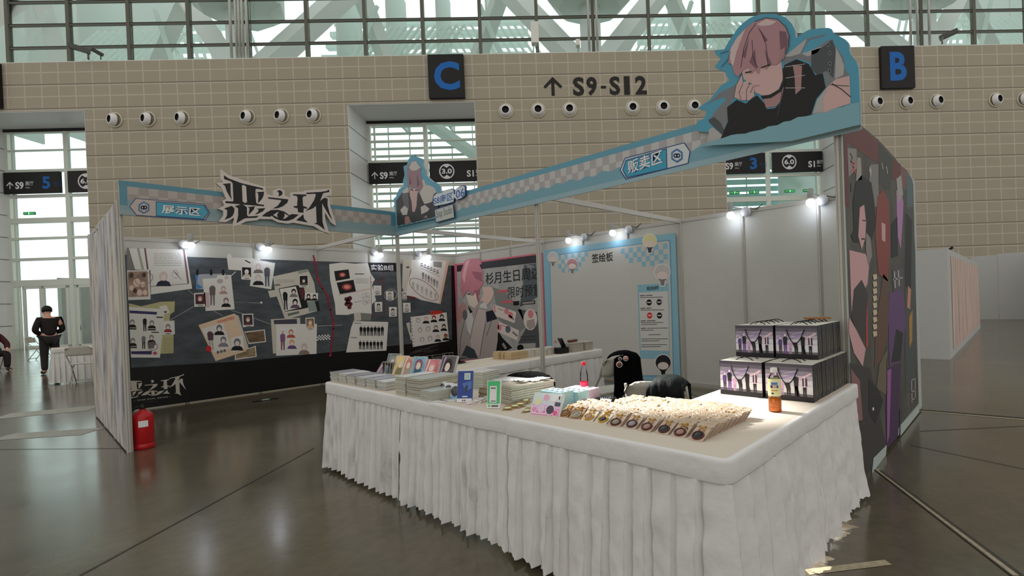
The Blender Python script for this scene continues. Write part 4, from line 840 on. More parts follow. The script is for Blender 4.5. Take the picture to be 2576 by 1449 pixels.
a.px([(910,560),(1050,570),(1060,860),(930,1000)], D(120,116,112), 3).px([(1060,700),(1115,710),(1130,1040),(1040,1060)], D(136,130,124), 4).line([(970,760),(1030,940)], 14, D(190,70,84), 5).line([(1030,770),(970,930)], 14, D(190,70,84), 5).line([(950,640),(985,700),(960,760),(1010,800)], 10, INKD, 5).line([(965,1100),(965,1230)], 8, INKD, 5)
a.px([(1260,810),(1380,800),(1390,1449),(1260,1449),(1240,1100)], D(110,108,106), 3).px([(1250,830),(1275,900),(1270,1000),(1240,900)], D(160,156,152), 4).line([(1430,790),(1450,880)], 12, D(150,150,136), 5).line([(1500,840),(1520,950)], 12, D(150,150,136), 5)
a.crop(1650, 480, 2.013)
HB, SKP, DRS, ORG, BRN, PUR, PURD = D(20,22,24), D(176,138,140), D(50,46,46), D(116,54,46), D(84,62,50), D(84,58,98), D(56,34,66)
a.px([(1000,200),(995,60),(1010,-40),(1040,-80),(1090,-40),(1105,60),(1112,180),(1085,270),(1000,260),(985,230)], HB, 4).px([(1030,85),(1052,70),(1062,160),(1058,240),(1040,300),(1022,230)], SKP, 5).line([(1045,150),(1058,152)], 6, INKD, 6).line([(1040,245),(1052,243)], 8, INKD, 6)
a.px([(978,300),(1060,320),(1080,360),(1070,470),(990,640)], SKP, 3).px([(1062,210),(1085,240),(1092,330),(1075,380),(1060,300)], D(120,112,112), 5).px([(1000,500),(1040,450),(1072,520),(1072,640),(1045,800),(988,640)], DRS, 4).px([(975,640),(1010,700),(1060,800),(1045,890),(1000,820),(975,720)], SKP, 5).px([(1070,540),(1062,640),(1060,790),(1072,790)], D(150,60,56), 5)
a.px([(1120,30),(1150,-10),(1178,60),(1185,300),(1172,460),(1125,420),(1108,220)], ORG, 4).px([(1140,160),(1160,170),(1160,260),(1142,250)], SKP, 5).px([(1150,420),(1180,460),(1175,700),(1150,840),(1105,900),(1110,700)], BRN, 4).px([(1130,880),(1170,800),(1170,1040),(1115,1000)], D(92,84,68), 4)
for k in range(9): y = 425+k*36; a.px([(1095,y),(1115,y-4),(1118,y+20),(1100,y+28)], D(176,160,136), 6)
a.px([(1215,0),(1235,-20),(1252,60),(1248,150),(1238,300),(1220,220)], D(150,110,150), 4).px([(1215,-60),(1240,-80),(1250,20),(1225,60)], D(140,138,134), 5).px([(1190,170),(1220,130),(1225,330),(1190,340)], HB, 4).px([(1180,520),(1240,495),(1258,560),(1262,680),(1242,860),(1180,890),(1176,640)], PUR, 4).px([(1215,700),(1250,720),(1238,860),(1190,870)], HB, 5).px([(1172,900),(1240,870),(1225,1240),(1168,1310),(1160,1100)], PURD, 4).px([(1170,910),(1190,900),(1180,1240),(1165,1290)], D(130,80,130), 5)
a.px([(1195,400),(1250,390),(1250,490),(1200,510)], D(70,68,72), 5).line([(1205,410),(1210,490)], 6, D(150,148,146), 6).line([(1225,405),(1230,480)], 6, D(150,148,146), 6).line([(1200,450),(1245,440)], 6, D(150,148,146), 6)
a.px([(1260,110),(1300,80),(1312,300),(1318,700),(1300,1000),(1262,1040)], D(60,66,66), 3).px([(1265,110),(1295,150),(1290,520),(1262,480)], HB, 4).px([(1275,480),(1290,500),(1285,600),(1270,590)], D(170,120,96), 5).px([(1280,640),(1298,600),(1296,760),(1282,800)], D(150,110,56), 5)
a.px([(980,870),(1085,900),(1100,980),(1165,1290),(1088,1410),(1010,1500)], DRS, 4).px([(985,900),(1030,960),(1045,1160),(1000,1170)], D(120,86,88), 5).px([(1075,950),(1120,1000),(1150,1060),(1110,1180),(1075,1120)], INKD, 6).ell(1097, 1104, 4, 9, D(210,210,206), 7)
for y in (960, 1020, 1060): a.line([(1292,y),(1312,y-12)], 4, D(150,148,146), 6)
a.line([(1292,965),(1294,1070)], 4, D(150,148,146), 6).line([(1310,950),(1311,1050)], 4, D(150,148,146), 6)
a.crop(2060, 900, 4.027)
a.px([(545,1015),(680,880),(672,985),(528,1172)], D(150,160,156), 8).px([(820,680),(1005,478),(1012,548),(820,792)], D(150,160,156), 8).line([(815,520),(815,820)], 5, INKD, 7).line([(683,0),(683,880)], 3, D(30,30,30), 7)
o = a.build('side_banner'); tag(o, 'tall dark side banner of painted figures on the right outer wall', 'banner')

# left outer wall: torn white collage of vertical smears
m = bpy.data.materials.new('smeared_collage'); m.use_nodes = True; t = m.node_tree; bs = t.nodes['Principled BSDF']; L = t.links.new
co = gnode(t, 'ShaderNodeTexCoord'); mp = gnode(t, 'ShaderNodeMapping'); mp.inputs['Scale'].default_value = (1, 3.0, 1.0); L(co.outputs['Object'], mp.inputs[0])
n1 = gnode(t, 'ShaderNodeTexNoise'); n1.inputs['Scale'].default_value = 1.7; n1.inputs['Detail'].default_value = 6; n1.inputs['Roughness'].default_value = .6; L(mp.outputs[0], n1.inputs['Vector'])
r = gnode(t, 'ShaderNodeValToRGB'); L(n1.outputs[0], r.inputs[0]); cr = r.color_ramp; cr.elements[0].position = .3; cr.elements[0].color = (.12, .12, .15, 1); cr.elements[1].position = .62; cr.elements[1].color = (.74, .73, .71, 1)
for p, c in ((.40, (.34, .29, .32, 1)), (.45, (.5, .46, .42, 1)), (.51, (.62, .61, .60, 1))): e = cr.elements.new(p); e.color = c
n2 = gnode(t, 'ShaderNodeTexNoise'); n2.inputs['Scale'].default_value = .9; L(mp.outputs[0], n2.inputs['Vector'])
r2 = gnode(t, 'ShaderNodeValToRGB'); L(n2.outputs[0], r2.inputs[0]); r2.color_ramp.elements[0].position = .38; r2.color_ramp.elements[0].color = (.72, .78, .95, 1); r2.color_ramp.elements[1].position = .62; r2.color_ramp.elements[1].color = (1, .93, .80, 1); e = r2.color_ramp.elements.new(.5); e.color = (1, .97, .97, 1)
mx = gnode(t, 'ShaderNodeMix', data_type='RGBA', blend_type='MULTIPLY'); mx.inputs[0].default_value = 1; L(r.outputs[0], mx.inputs[6]); L(r2.outputs[0], mx.inputs[7]); L(mx.outputs[2], bs.inputs['Base Color']); bs.inputs['Roughness'].default_value = .5
PL = Plane((6.03, 0, 0), (0, 1, 0), (0, 0, 1)); a = Art(PL)
a.mb.slab(PL, [(-.02, .02), (2.97, .02), (2.97, 2.56), (2.7, 2.55), (2.0, 2.5), (1.5, 2.52), (1.2, 2.46), (.6, 2.52), (-.02, 2.56)], m, -.012, 0)
for u, h in ((2.35, 2.53), (1.5, 2.52), (.5, 2.5)): a.ell_ = None
tag(a.build('side_banner'), 'pale smeared collage banner on the left outer wall panel', 'banner')

# ---------------------------------------------------------------- clip-on booth spotlights
BULB = mat((255, 255, 255), .4, raw=True, emit=9.); SHELL = mat((170, 170, 168), .35, raw=True, metal=.3); DISC = mat((214, 218, 226), .3, raw=True); CABLE = mat((70, 66, 60), .6, raw=True)
def spotlight(bx, by, dx, dy, wall, lab):
    pl = Plane((6, .17, 0), (-1, 0, 0), (0, 0, 1)) if wall == 'b' else Plane((.17, 0, 0), (0, 1, 0), (0, 0, 1))
    pd = Plane((6, .06, 0), (-1, 0, 0), (0, 0, 1)) if wall == 'b' else Plane((.06, 0, 0), (0, 1, 0), (0, 0, 1))
    c = pl.w(*pl.uv(bx, by)); d = pd.w(*pd.uv(dx, dy)); n = pl.n
    t = thing('spotlight', lab, 'spotlight', d, group='clip-on spotlights along the booth walls')
    q = MB(); q.lathe([(.0, -.055), (.03, -.046), (.05, -.022), (.055, 0), (.05, .022), (.03, .046)], BULB, T(c), 16); q.build('bulb', t)
    q = MB(); q.lathe([(.032, .04), (.036, .05), (.036, .17), (.03, .178), (0, .178)], SHELL, T(c), 16); q.build('lamp_housing', t)
    q = MB(); e = c+Vector((0, 0, .12)); q.tube([e-n*.03, e-n*.08, d+Vector((0, 0, .03))], .012, SHELL, 8); q.build('arm', t)
    q = MB(); M = T(d) @ n.to_track_quat('Z', 'Y').to_matrix().to_4x4(); q.lathe([(.0, .03), (.06, .028), (.068, .015), (.068, -.025)], DISC, M, 20); q.build('clamp_disc', t)
    q = MB(); s = pl.u; pts = [d, d+s*.06+Vector((0, 0, .05))-n*.02, d+s*.13+Vector((0, 0, .02))-n*.03, d+s*.22+Vector((0, 0, .08))-n*.05]; q.tube(pts, .006, CABLE, 6); q.build('cable', t)
    lamp('spotlight_glow', 'POINT', c+n*.0-Vector((0, 0, .075)), 1.0, (.62, .75, 1), shadow_soft_size=.05)
for i, (bx, by, dx, dy, wl, lab) in enumerate(((480,617,463,615,'b','spotlight over the left end of the black banner'), (675,628,655,621,'b','second spotlight from the left, over the pinned sketches'), (957,642,942,635,'b','spotlight just above the 实验B组 caption'), (1078,647,1053,638,'b','spotlight nearest the inner corner of the black banner'),
   (1430,605,1469,597,'w','left spotlight over the light-blue signing board'), (1541,586,1581,578,'w','right spotlight over the light-blue signing board'), (1838,542,1876,533,'w','left spotlight over the plain white panels'), (2039,510,2068,504,'w','spotlight nearest the grooved post at right'))): spotlight(bx, by, dx, dy, wl, lab)

# ---------------------------------------------------------------- fire extinguisher, floor socket
RED = mat((128, 14, 18), .25, E=.4); c = atz(363, 1127, 0); c.z = 0
t = thing('fire_extinguisher', 'red fire extinguisher on the floor behind the left booth post', 'fire extinguisher', c)
q = MB(); q.lathe([(.084, 0), (.09, .005), (.09, .05), (.084, .055), (.088, .06), (.088, .33), (.08, .36), (.055, .385), (.03, .395), (.03, .41), (0, .41)], RED, T(c), 24); q.build('cylinder', t)
q = MB(); q.lathe([(.02, .40), (.022, .44), (.012, .46), (0, .46)], mat((60, 58, 54), .4, raw=True, metal=.6), T(c), 12); vb = q.build('valve', t)
dirc = Vector((CP[0]-c.x, CP[1]-c.y, 0)).normalized(); sd = Vector((-dirc.y, dirc.x, 0))
q = MB(); q.tube([c+Vector((0, 0, .455)), c+sd*.06+Vector((0, 0, .475)), c+sd*.11+Vector((0, 0, .465))], .009, BLACK, 6); q.tube([c+Vector((0, 0, .44)), c+sd*.07+Vector((0, 0, .44))], .008, BLACK, 6); q.build('handle', vb)
q = MB(); q.tube([c+Vector((0, 0, .43)), c-sd*.05+Vector((0, 0, .435)), c-sd*.1+Vector((0, 0, .38)), c-sd*.105+Vector((0, 0, .2)), c-sd*.1+Vector((0, 0, .09))], .011, BLACK, 8); q.build('hose', t)
pl = Plane(c+dirc*.09, -sd, (0, 0, 1)); q = MB()
vs_ = []
for k in range(7):
    an = -.45+.9*k/6; d = dirc*math.cos(an)+(-sd)*math.sin(an)
    for z in (.235, .30): vs_.append(c+d*.0895+Vector((0, 0, z)))
q.add(vs_, [(2*k, 2*k+2, 2*k+3, 2*k+1) for k in range(6)], mat((190, 172, 168), .5, E=.4)); q.build('label', t)
c = atz(668, 1007, 0); t = thing('floor_socket', 'small dark floor plate with a pale lit lid before the black banner', 'floor socket', (c.x, c.y, 0))
q = MB(); q.obox(T(c.x, c.y, .001), .34, .12, .008, BLACK); q.build('plate', t)
q = MB(); q.obox(T(c.x, c.y, .009), .1, .08, .006, mat((170, 200, 180), .3, raw=True)); q.build('lid', t)
# ================================================================ skirted tables
CLOTH = mat((238, 236, 234), .8, raw=True, bump=.35, bscale=14, spec=.2); TOPC = mat((226, 214, 198), .8, raw=True, bump=.3, bscale=9, spec=.2)
def skirted_table(label, group, x0, x1, y0, y1, path, seed, z1=.75, rough=1., pw=.085, fold=1.):
    rnd = random.Random(seed)
    t = thing('skirted_table', label, 'table', ((x0+x1)/2, (y0+y1)/2, 0), group=group)
    pts = []                              # rounded, densely sampled outline of the hanging edge
    P_ = [Vector((*p, 0)) for p in path]
    for i, p in enumerate(P_):
        if 0 < i < len(P_)-1:
            a, c = (P_[i-1]-p).normalized(), (P_[i+1]-p).normalized(); r = .05
            A, B = p+a*r, p+c*r
            for k in range(7): u = k/6; pts.append(A*(1-u)**2+p*2*u*(1-u)+B*u*u)
        else: pts.append(p)
    dense, s = [], 0.
    for a, c in zip(pts, pts[1:]):
        L_ = (c-a).length; n = max(1, int(L_/.0055))
        for k in range(n): dense.append((a+(c-a)*k/n, (c-a).normalized()))
    dense.append((pts[-1], (pts[-1]-pts[-2]).normalized()))
    S = [0.]
    for (a, _), (c, _) in zip(dense, dense[1:]): S.append(S[-1]+(c-a).length)
    nor = []
    for i in range(len(dense)):
        d = sum((dense[min(max(i+k, 0), len(dense)-1)][1] for k in range(-2, 3)), Vector()).normalized(); nor.append(Vector((d.y, -d.x, 0)))
    q = MB(); m = len(dense)              # cover: top, rolled edge and plain band
    prof = [(-.022, z1+.002), (-.008, z1+.0015), (-.002, z1-.001), (.001, z1-.006), (.003, z1-.016), (.004, z1-.045), (.005, z1-.086), (.003, z1-.092), (-.008, z1-.093)]
    vs_ = []
    for i in range(m):
        b_ = .004*noise.noise(Vector((S[i]*5, seed, 0)))
        for d, z in prof: vs_.append(dense[i][0]+nor[i]*(d+(b_ if z < z1-.01 else 0))+Vector((0, 0, z+(.008*noise.noise(Vector((S[i]*3, seed, 4))) if z < z1-.05 else 0))))
    k = len(prof); q.add(vs_, [(i*k+j, i*k+j+1, (i+1)*k+j+1, (i+1)*k+j) for i in range(m-1) for j in range(k-1)], CLOTH, True)
    inner = [dense[i][0]-nor[i]*.022 for i in range(m)]
    corners = [Vector((x0, y0, 0)), Vector((x1, y0, 0)), Vector((x1, y1, 0)), Vector((x0, y1, 0))]
    fan = [c for c in corners if min((c-p).length for p, _ in dense) > .03]
    poly_ = [(v.x, v.y) for v in inner]
    fan.sort(key=lambda c: (c-inner[-1]).length); poly_ += [(c.x, c.y) for c in fan]
    if len(poly_) > 2: q.poly(Plane((0, 0, z1+.002), (1, 0, 0), (0, 1, 0)), poly_, TOPC)
    q.build('table_cover', t)
    # pleated skirt with a scalloped hem
    folds, s = [], 0.
    while s < S[-1]: w_ = pw*rnd.uniform(.75, 1.3); folds.append((s, w_, rnd.uniform(.6, 1.25), rnd.uniform(-.03, .03))); s += w_
    zs = [z1-.09-(z1-.115)*(j/18)**1.0 for j in range(19)]
    vs_ = []
    for i in range(m):
        for j, z in enumerate(zs):
            h = j/18; sx = S[i]+h*.02*noise.noise(Vector((S[i]*2, seed+3, 1)))
            f = folds[0]
            for g in folds:
                if g[0]+g[3]*h*0 <= sx: f = g
            x = min(max((sx-f[0])/f[1], 0), 1); tri = .4+.6*(x/.84)**1.6 if x < .84 else 1-1.0*(x-.84)/.06 if x < .9 else .4*((x-.9)/.1)**1.5
            amp = (.024+.044*h**.8)*f[2]*fold
            n1_ = noise.noise(Vector((S[i]*6+h*2.2, h*3.5, seed))); wr = (abs(n1_)*.020-.006)*rough+(.5-abs(noise.noise(Vector((S[i]*11-h*4.5, h*4.5+S[i]*2, seed+9)))))*.010*rough
            d = -.022+amp*tri+h*.015+wr*min(1, h*4)
            zz = z+(.010*abs(math.sin(S[i]*PI/.052)) if j == 18 else 0)
            vs_.append(dense[i][0]+nor[i]*d+Vector((0, 0, zz)))
    q = MB(); k = 19; q.add(vs_, [(i*k+j, i*k+j+1, (i+1)*k+j+1, (i+1)*k+j) for i in range(m-1) for j in range(k-1)], CLOTH, True)
    q.build('skirt', t)
    lg = MB(); LM = mat((90, 90, 88), .4, raw=True, metal=.5)
    for x in (x0+.07, x1-.07):
        for y in (y0+.07, y1-.07):
            lg = MB(); lg.tube([(x, y, 0), (x, y, z1-.03)], .014, LM, 8); lg.build('leg', t)
    return t
GT = 'white skirted tables of the sales counter'
skirted_table('white skirted table at the far left end of the counter, under the wrapped prints', GT, 4.35, 4.97, 5.3, 6.6, [(4.35, 5.3), (4.97, 5.3), (4.97, 6.6)], 1, rough=.5)
skirted_table('white skirted table in the middle of the counter, under the green and blue stands', GT, 4.35, 4.97, 6.602, 7.79, [(4.97, 6.602), (4.97, 7.79)], 2, rough=.9, pw=.095)
skirted_table('white skirted table at the counter\'s near corner, under the keychain cards', GT, 4.35, 4.985, 7.792, 9.08, [(4.985, 7.792), (4.985, 9.08), (4.352, 9.08)], 3, rough=1.3, pw=.125, fold=1.1, z1=.753)
skirted_table('white skirted table under the gift bags, against the grooved post', GT, 3.03, 4.35, 8.39, 9.075, [(4.35, 9.075), (3.03, 9.075)], 4, rough=1.2, pw=.1)
skirted_table('white skirted table behind the counter, left half under the kraft bundles', GT, 3.05, 4.348, 5.2, 5.86, [(4.348, 5.86), (3.05, 5.86)], 5, rough=.5, pw=.11)
skirted_table('white skirted table behind the counter, right half under the grey boxes', GT, 1.79, 3.048, 5.2, 5.86, [(3.048, 5.86), (1.79, 5.86), (1.79, 5.2)], 6, rough=.5, pw=.12)
ZT_ = .7535
# ================================================================ goods on the counter
PAGE = mat((204, 200, 180), .6, raw=True, noise_=.08, scale=40); EDGEW = mat((222, 222, 214), .4, raw=True)
def book(w_, d_, h_, cover, edge=None, name='book'):
    """local: w along y, d along x, lying flat"""
    q = MB(); e = edge or PAGE
    q.obox(Matrix.Identity(4), d_, w_, .0016, cover); q.obox(T(.001, 0, .0016), d_-.006, w_-.006, h_-.0032, e); q.obox(T(0, 0, h_-.0016), d_, w_, .0016, cover)
    return q
def stack(cx, cy, rz, n, w_, d_, h_, covers, name, cat, label, group, edge=None, z=ZT_, jit=.004):
    """a pile of separate flat goods; label gets the ordinal from the top"""
    ms = {}
    for i in range(n):
        cv = covers[i % len(covers)]; top = n-1-i
        M = T(cx+random.uniform(-jit, jit), cy+random.uniform(-jit, jit), z+i*(h_+.0004)) @ rot(z=rz+random.uniform(-.03, .03))
        if cv not in ms: ms[cv] = book(w_, d_, h_, cv, edge).build(name, local=True); o = ms[cv]
        else: o = ms[cv].copy(); COL.objects.link(o)
        o.matrix_basis = M
        pos = 'topmost' if top == 0 else 'second from top' if top == 1 else 'lowest' if i == 0 else ORD[top]+' from top'
        tag(o, label % pos, cat, group)
def foil(c, **k): return mat(c, .18, spec=.8, bump=.25, bscale=25, **k)
FOILS = [foil((150, 152, 158)), foil((120, 122, 130)), foil((168, 170, 172)), foil((110, 112, 124))]
for i, qc in enumerate((5.345, 5.515, 5.685, 5.86, 6.035, 6.21)):
    stack(4.80, qc, 0, 6, .155, .21, .0125-.0004*i, [FOILS[i % 4], FOILS[(i+1) % 4]], 'print_pack', 'print pack', '%s wrapped print pack in the '+ORD[i]+' pile from the counter\'s left end', 'wrapped print packs at the left end')
GREY = mat((188, 190, 182), .5, raw=True)
stack(4.82, 6.575, .02, 9, .135, .25, .0145, [foil((176, 178, 178)), GREY], 'art_book', 'book', '%s pale art book in the narrow pile right of the wrapped print packs', 'pale art books')
stack(4.80, 6.765, .02, 9, .19, .30, .0145, [foil((160, 158, 152)), mat((120, 104, 92), .5, raw=True), GREY], 'art_book', 'book', '%s art book in the wide pile before the upright prints', 'pale art books')
stack(4.87, 6.935, .02, 5, .14, .18, .013, [foil((150, 158, 160)), GREY], 'postcard_set', 'postcard set', '%s postcard set in the low pile left of the round badges', 'postcard sets')
c = atz(1190, 948, .80); stack(4.40, 6.80, .1, 8, .20, .18, .015, [foil((140, 180, 200)), foil((190, 200, 206))], 'print_pack', 'print pack', '%s blue-topped pack in the pile behind the tall blue stand', 'blue-topped packs')
BRW = mat((150, 130, 100), .6, raw=True)
stack(4.62, 7.27, .1, 6, .17, .2, .012, [foil((176, 172, 160)), BRW], 'print_pack', 'print pack', '%s tan-edged pack in the pile between the blue and green stands', 'tan-edged packs', edge=BRW)
stack(4.42, 7.16, .1, 7, .2, .16, .012, [foil((200, 202, 204)), foil((120, 120, 124))], 'print_pack', 'print pack', '%s shiny silver pack in the pile just right of the blue stand', 'shiny silver packs')
stack(4.56, 7.47, -.12, 8, .2, .34, .0135, [mat((150, 140, 128), .4, raw=True), mat((176, 168, 154), .5, raw=True)], 'art_book', 'book', '%s grey-brown book in the big pile right of the green stand', 'grey-brown books')
for i in range(5):       # crumpled clear sleeves
    q = MB(); x, y = ((4.47, 7.42), (4.52, 7.5), (4.56, 7.38), (4.45, 7.52), (4.6, 7.46))[i]; n_ = 6
    vs_ = [(x+.07*(a/n_-.5)+.01*noise.noise(Vector((a, c, i))), y+.09*(c/n_-.5), ZT_+.111+.004*i+.012*abs(noise.noise(Vector((a*.9, c*.9, i*3.1))))) for a in range(n_+1) for c in range(n_+1)]
    q.add(vs_, [(a*(n_+1)+c, (a+1)*(n_+1)+c, (a+1)*(n_+1)+c+1, a*(n_+1)+c+1) for a in range(n_) for c in range(n_)], foil((196, 186, 180)))
    tag(q.build('plastic_sleeve'), '%s crumpled clear sleeve on the big grey-brown book pile' % ORD[i], 'sleeve', 'crumpled clear sleeves')
# upright prints leaning back in a row
def up_plate(name, label, cat, p, q_, w_, h_, lean, yaw, front, art=None, th=.012, edge=None, group=None, z=ZT_):
    """a board standing on its edge, front facing +p turned by yaw, leaning back by lean"""
    M = T(p, q_, z) @ rot(z=yaw) @ rot(y=-lean); q = MB()
    q.hexa([M @ Vector(v) for v in ((-th, -w_/2, 0), (0, -w_/2, 0), (0, w_/2, 0), (-th, w_/2, 0), (-th, -w_/2, h_), (0, -w_/2, h_), (0, w_/2, h_), (-th, w_/2, h_))], edge or EDGEW)
    o = M @ Vector((0, -w_/2, 0)); u = (M @ Vector((0, w_/2, 0))-o).normalized(); v = (M @ Vector((0, -w_/2, h_))-o).normalized()
    a = Art(Plane(o, u, v)); a.mb = q; a.rect(.004, w_-.004, .004, h_-.004, front, 1)
    if art: art(a, w_, h_)
    return tag(q.build(name), label, cat, group)
def face_art(hair, cloth, skin=(200, 160, 150)):
    def f(a, w_, h_):
        def el(x, y, rx, ry, m, L): a.uvp([(w_*x+w_*rx*math.cos(2*PI*k/14), h_*y+h_*ry*math.sin(2*PI*k/14)) for k in range(14)], mat(m), L)
        a.uvp([(w_*.15, h_*.04), (w_*.85, h_*.04), (w_*.75, h_*.4), (w_*.3, h_*.42)], mat(cloth), 2); el(.5, .62, .28, .26, hair, 3); el(.5, .55, .17, .17, skin, 4); a.uvp([(w_*.3, h_*.3), (w_*.38, h_*.7), (w_*.33, h_*.75), (w_*.24, h_*.35)], mat(hair), 5)
        a.uvp([(w_*.06, h_*.06), (w_*.12, h_*.06), (w_*.3, h_*.95), (w_*.2, h_*.95)], mat(tuple(min(255, int(c*1.4)+30) for c in cloth)), 2)
    return f
GP = 'upright prints leaning in a row'
for i, (qy, w_, h_, c, hair, cl, lab, ld) in enumerate(((5.40, .15, .165, (70, 86, 84), (120, 116, 112), (50, 66, 70), 'dark green upright print, leftmost of the tall row', .35), (5.56, .15, .155, (176, 140, 100), (190, 160, 96), (96, 96, 70), 'golden upright print, second in the row', .35), (5.70, .13, .15, (150, 120, 104), (150, 100, 84), (130, 120, 110), 'tan upright print between the golden and the teal ones', .35),
      (5.87, .15, .16, (92, 130, 146), (110, 70, 84), (40, 70, 90), 'teal and white upright print in the middle of the row', .35), (6.08, .15, .15, (150, 84, 92), (170, 110, 110), (200, 150, 140), 'rose upright print left of the dark portrait', .4), (6.31, .15, .185, (60, 54, 58), (34, 26, 30), (74, 60, 84), 'dark portrait print with a thick white edge, rightmost of the row', .4))):
    up_plate('art_print', lab, 'print', 4.42, qy, w_*1.08, h_*1.2, ld, .25, foil(c, noise_=.3, scale=14), face_art(hair, cl), .022 if i == 5 else .012, group=GP)
up_plate('art_print', 'small purple print in clear wrap, lying low at the left of the upright row', 'print', 4.40, 5.22, .17, .12, .7, .25, foil((96, 70, 90), noise_=.5, scale=20), face_art((60, 40, 60), (120, 90, 110)), group=GP)
t = thing('display_crate', 'black wire crate behind the small wrapped purple print', 'crate', (4.33, 5.16, ZT_)); DK = mat((34, 32, 32), .4, raw=True); PALE = mat((180, 176, 166), .5, raw=True)
q = MB(); q.obox(T(4.38, 5.38, ZT_) @ rot(z=.1), .05, .24, .11, DK); q.build('body', t)
q = MB()
for x in (4.372, 4.43): q.tube([(x, 5.30, ZT_+.112), (x, 5.54, ZT_+.112)], .004, PALE, 6)
for y in (5.32, 5.37, 5.42, 5.47): q.tube([(4.432, y, ZT_), (4.432, y+.03, ZT_+.11)], .003, PALE, 6)
q.build('wire', t)
# clear bags of round badges
for i in range(3):
    c = atz((1108, 1126, 1143)[i], (996, 1000, 1003)[i], ZT_); t = thing('badge_pack', '%s clear bag with a round dark badge, beside the blue stand' % ['left', 'middle', 'right'][i], 'badge', c, rz=.35, group='clear bags with round badges')
    M = rot(y=-.25); q = MB(); q.hexa([M @ Vector(v) for v in ((-.004, -.034, 0), (.0, -.034, 0), (0, .034, 0), (-.004, .034, 0), (-.004, -.034, .1), (0, -.034, .1), (0, .034, .1), (-.004, .034, .1))], foil((186, 190, 194))); q.add([M @ Vector(v) for v in ((.001, -.033, .002), (.001, .033, .002), (.001, .033, .014), (.001, -.033, .014))], [(0, 1, 2, 3)], mat((70, 140, 180))); q.build('card', t, local=True)
    q = MB(); q.lathe([(.03, 0), (.03, .004), (.02, .009), (0, .01)], foil((52, 50, 54), noise_=.6, scale=60), M @ T(.001, 0, .05) @ rot(y=PI/2), 20, sx=1.15); q.build('badge', t, local=True)
for i, (x, y, l) in enumerate(((1100, 1010, .13), (1130, 1008, .11), (1155, 1004, .1), (1100, 1003, .12))):
    c = atz(x, y, ZT_); q = MB(); q.obox(T(c.x, c.y, ZT_+.004*(i == 3)) @ rot(z=.3+.2*i), .05, l, .006, foil((206, 206, 202))); tag(q.build('flat_sleeve'), '%s flat white sleeve lying before the round badges' % ORD[i], 'sleeve', 'flat white sleeves')
for i, (x, y, rz) in enumerate(((1185, 1016, .5), (1200, 1012, .8), (1215, 1008, .6), (1225, 1004, .9), (1280, 1028, .6), (1295, 1024, .9), (1310, 1020, .7), (1322, 1012, .8), (1330, 1034, .5))):
    c = atz(x, y, ZT_); brown = i > 3; t = thing('charm_pack', '%s %s bagged charm lying %s' % (ORD[i if i < 4 else i-4], 'kraft' if brown else 'silvery', 'right of the green stand' if brown else 'between the blue and green stands'), 'charm', c, rz, group='kraft bagged charms' if brown else 'silvery bagged charms')
    q = MB(); q.obox(T(0, 0, .002+.003*(i % 4)) @ rot(y=.12), .1, .06, .004, mat((172, 140, 100), .5, raw=True) if brown else foil((170, 160, 156))); q.build('card', t, local=True)
    q = MB(); q.lathe([(.02, 0), (.02, .005), (0, .007)], foil((200, 180, 130) if brown else (214, 214, 214)), T(.022, 0, .008+.003*(i % 4)), 12); q.build('charm', t, local=True)
def qr_art(a, w_, h_):
    P_ = mat((196, 200, 188)); D_ = mat((60, 74, 62))
    a.rect(.2*w_, .72*w_, .2*h_, .8*h_, P_, 2); a.rect(.28*w_, .64*w_, .70*h_, .74*h_, D_, 3); a.rect(.02*w_, .98*w_, 0, .16*h_, P_, 2); a.rect(.3*w_, .66*w_, .24*h_, .27*h_, D_, 3); a.rect(.12*w_, .26*w_, .05*h_, .12*h_, mat((60, 140, 80)), 3); a.rect(.36*w_, .86*w_, .05*h_, .11*h_, D_, 3)
c = atz(1241, 1027, ZT_); up_plate('display_stand', 'green upright payment stand with a pale panel on the counter edge', 'stand', c.x, c.y, .085, .165, .2, .55, mat((58, 146, 90), .35), qr_art, .012, mat((176, 226, 186), .4))
def blue_art(a, w_, h_):
    a.rect(0, w_, 0, .12*h_, mat((200, 200, 190)), 2); a.rect(.45*w_, .85*w_, .72*h_, .93*h_, mat((170, 180, 160)), 3); a.rect(.5*w_, .8*w_, .75*h_, .9*h_, mat((130, 150, 150)), 4)
    a.uvp([(.3*w_, .6*h_), (.95*w_, .68*h_), (.95*w_, .45*h_), (.6*w_, .35*h_)], mat((64, 90, 140)), 2); a.uvp([(.5*w_, .3*h_), (.68*w_, .38*h_), (.72*w_, .52*h_), (.6*w_, .56*h_), (.5*w_, .44*h_)], mat((46, 56, 66)), 3); a.rect(.35*w_, .7*w_, .16*h_, .2*h_, mat((150, 170, 210)), 3); a.rect(.36*w_, .44*w_, .03*h_, .08*h_, mat((60, 60, 60)), 3); a.rect(.5*w_, .58*w_, .03*h_, .08*h_, mat((60, 60, 60)), 3)
c = atz(1168, 1012, ZT_); up_plate('display_stand', 'blue upright stand card beside the round badges', 'stand', c.x, c.y, .1, .2, .22, .6, mat((34, 54, 112), .35), blue_art, .012, mat((46, 66, 120), .4))
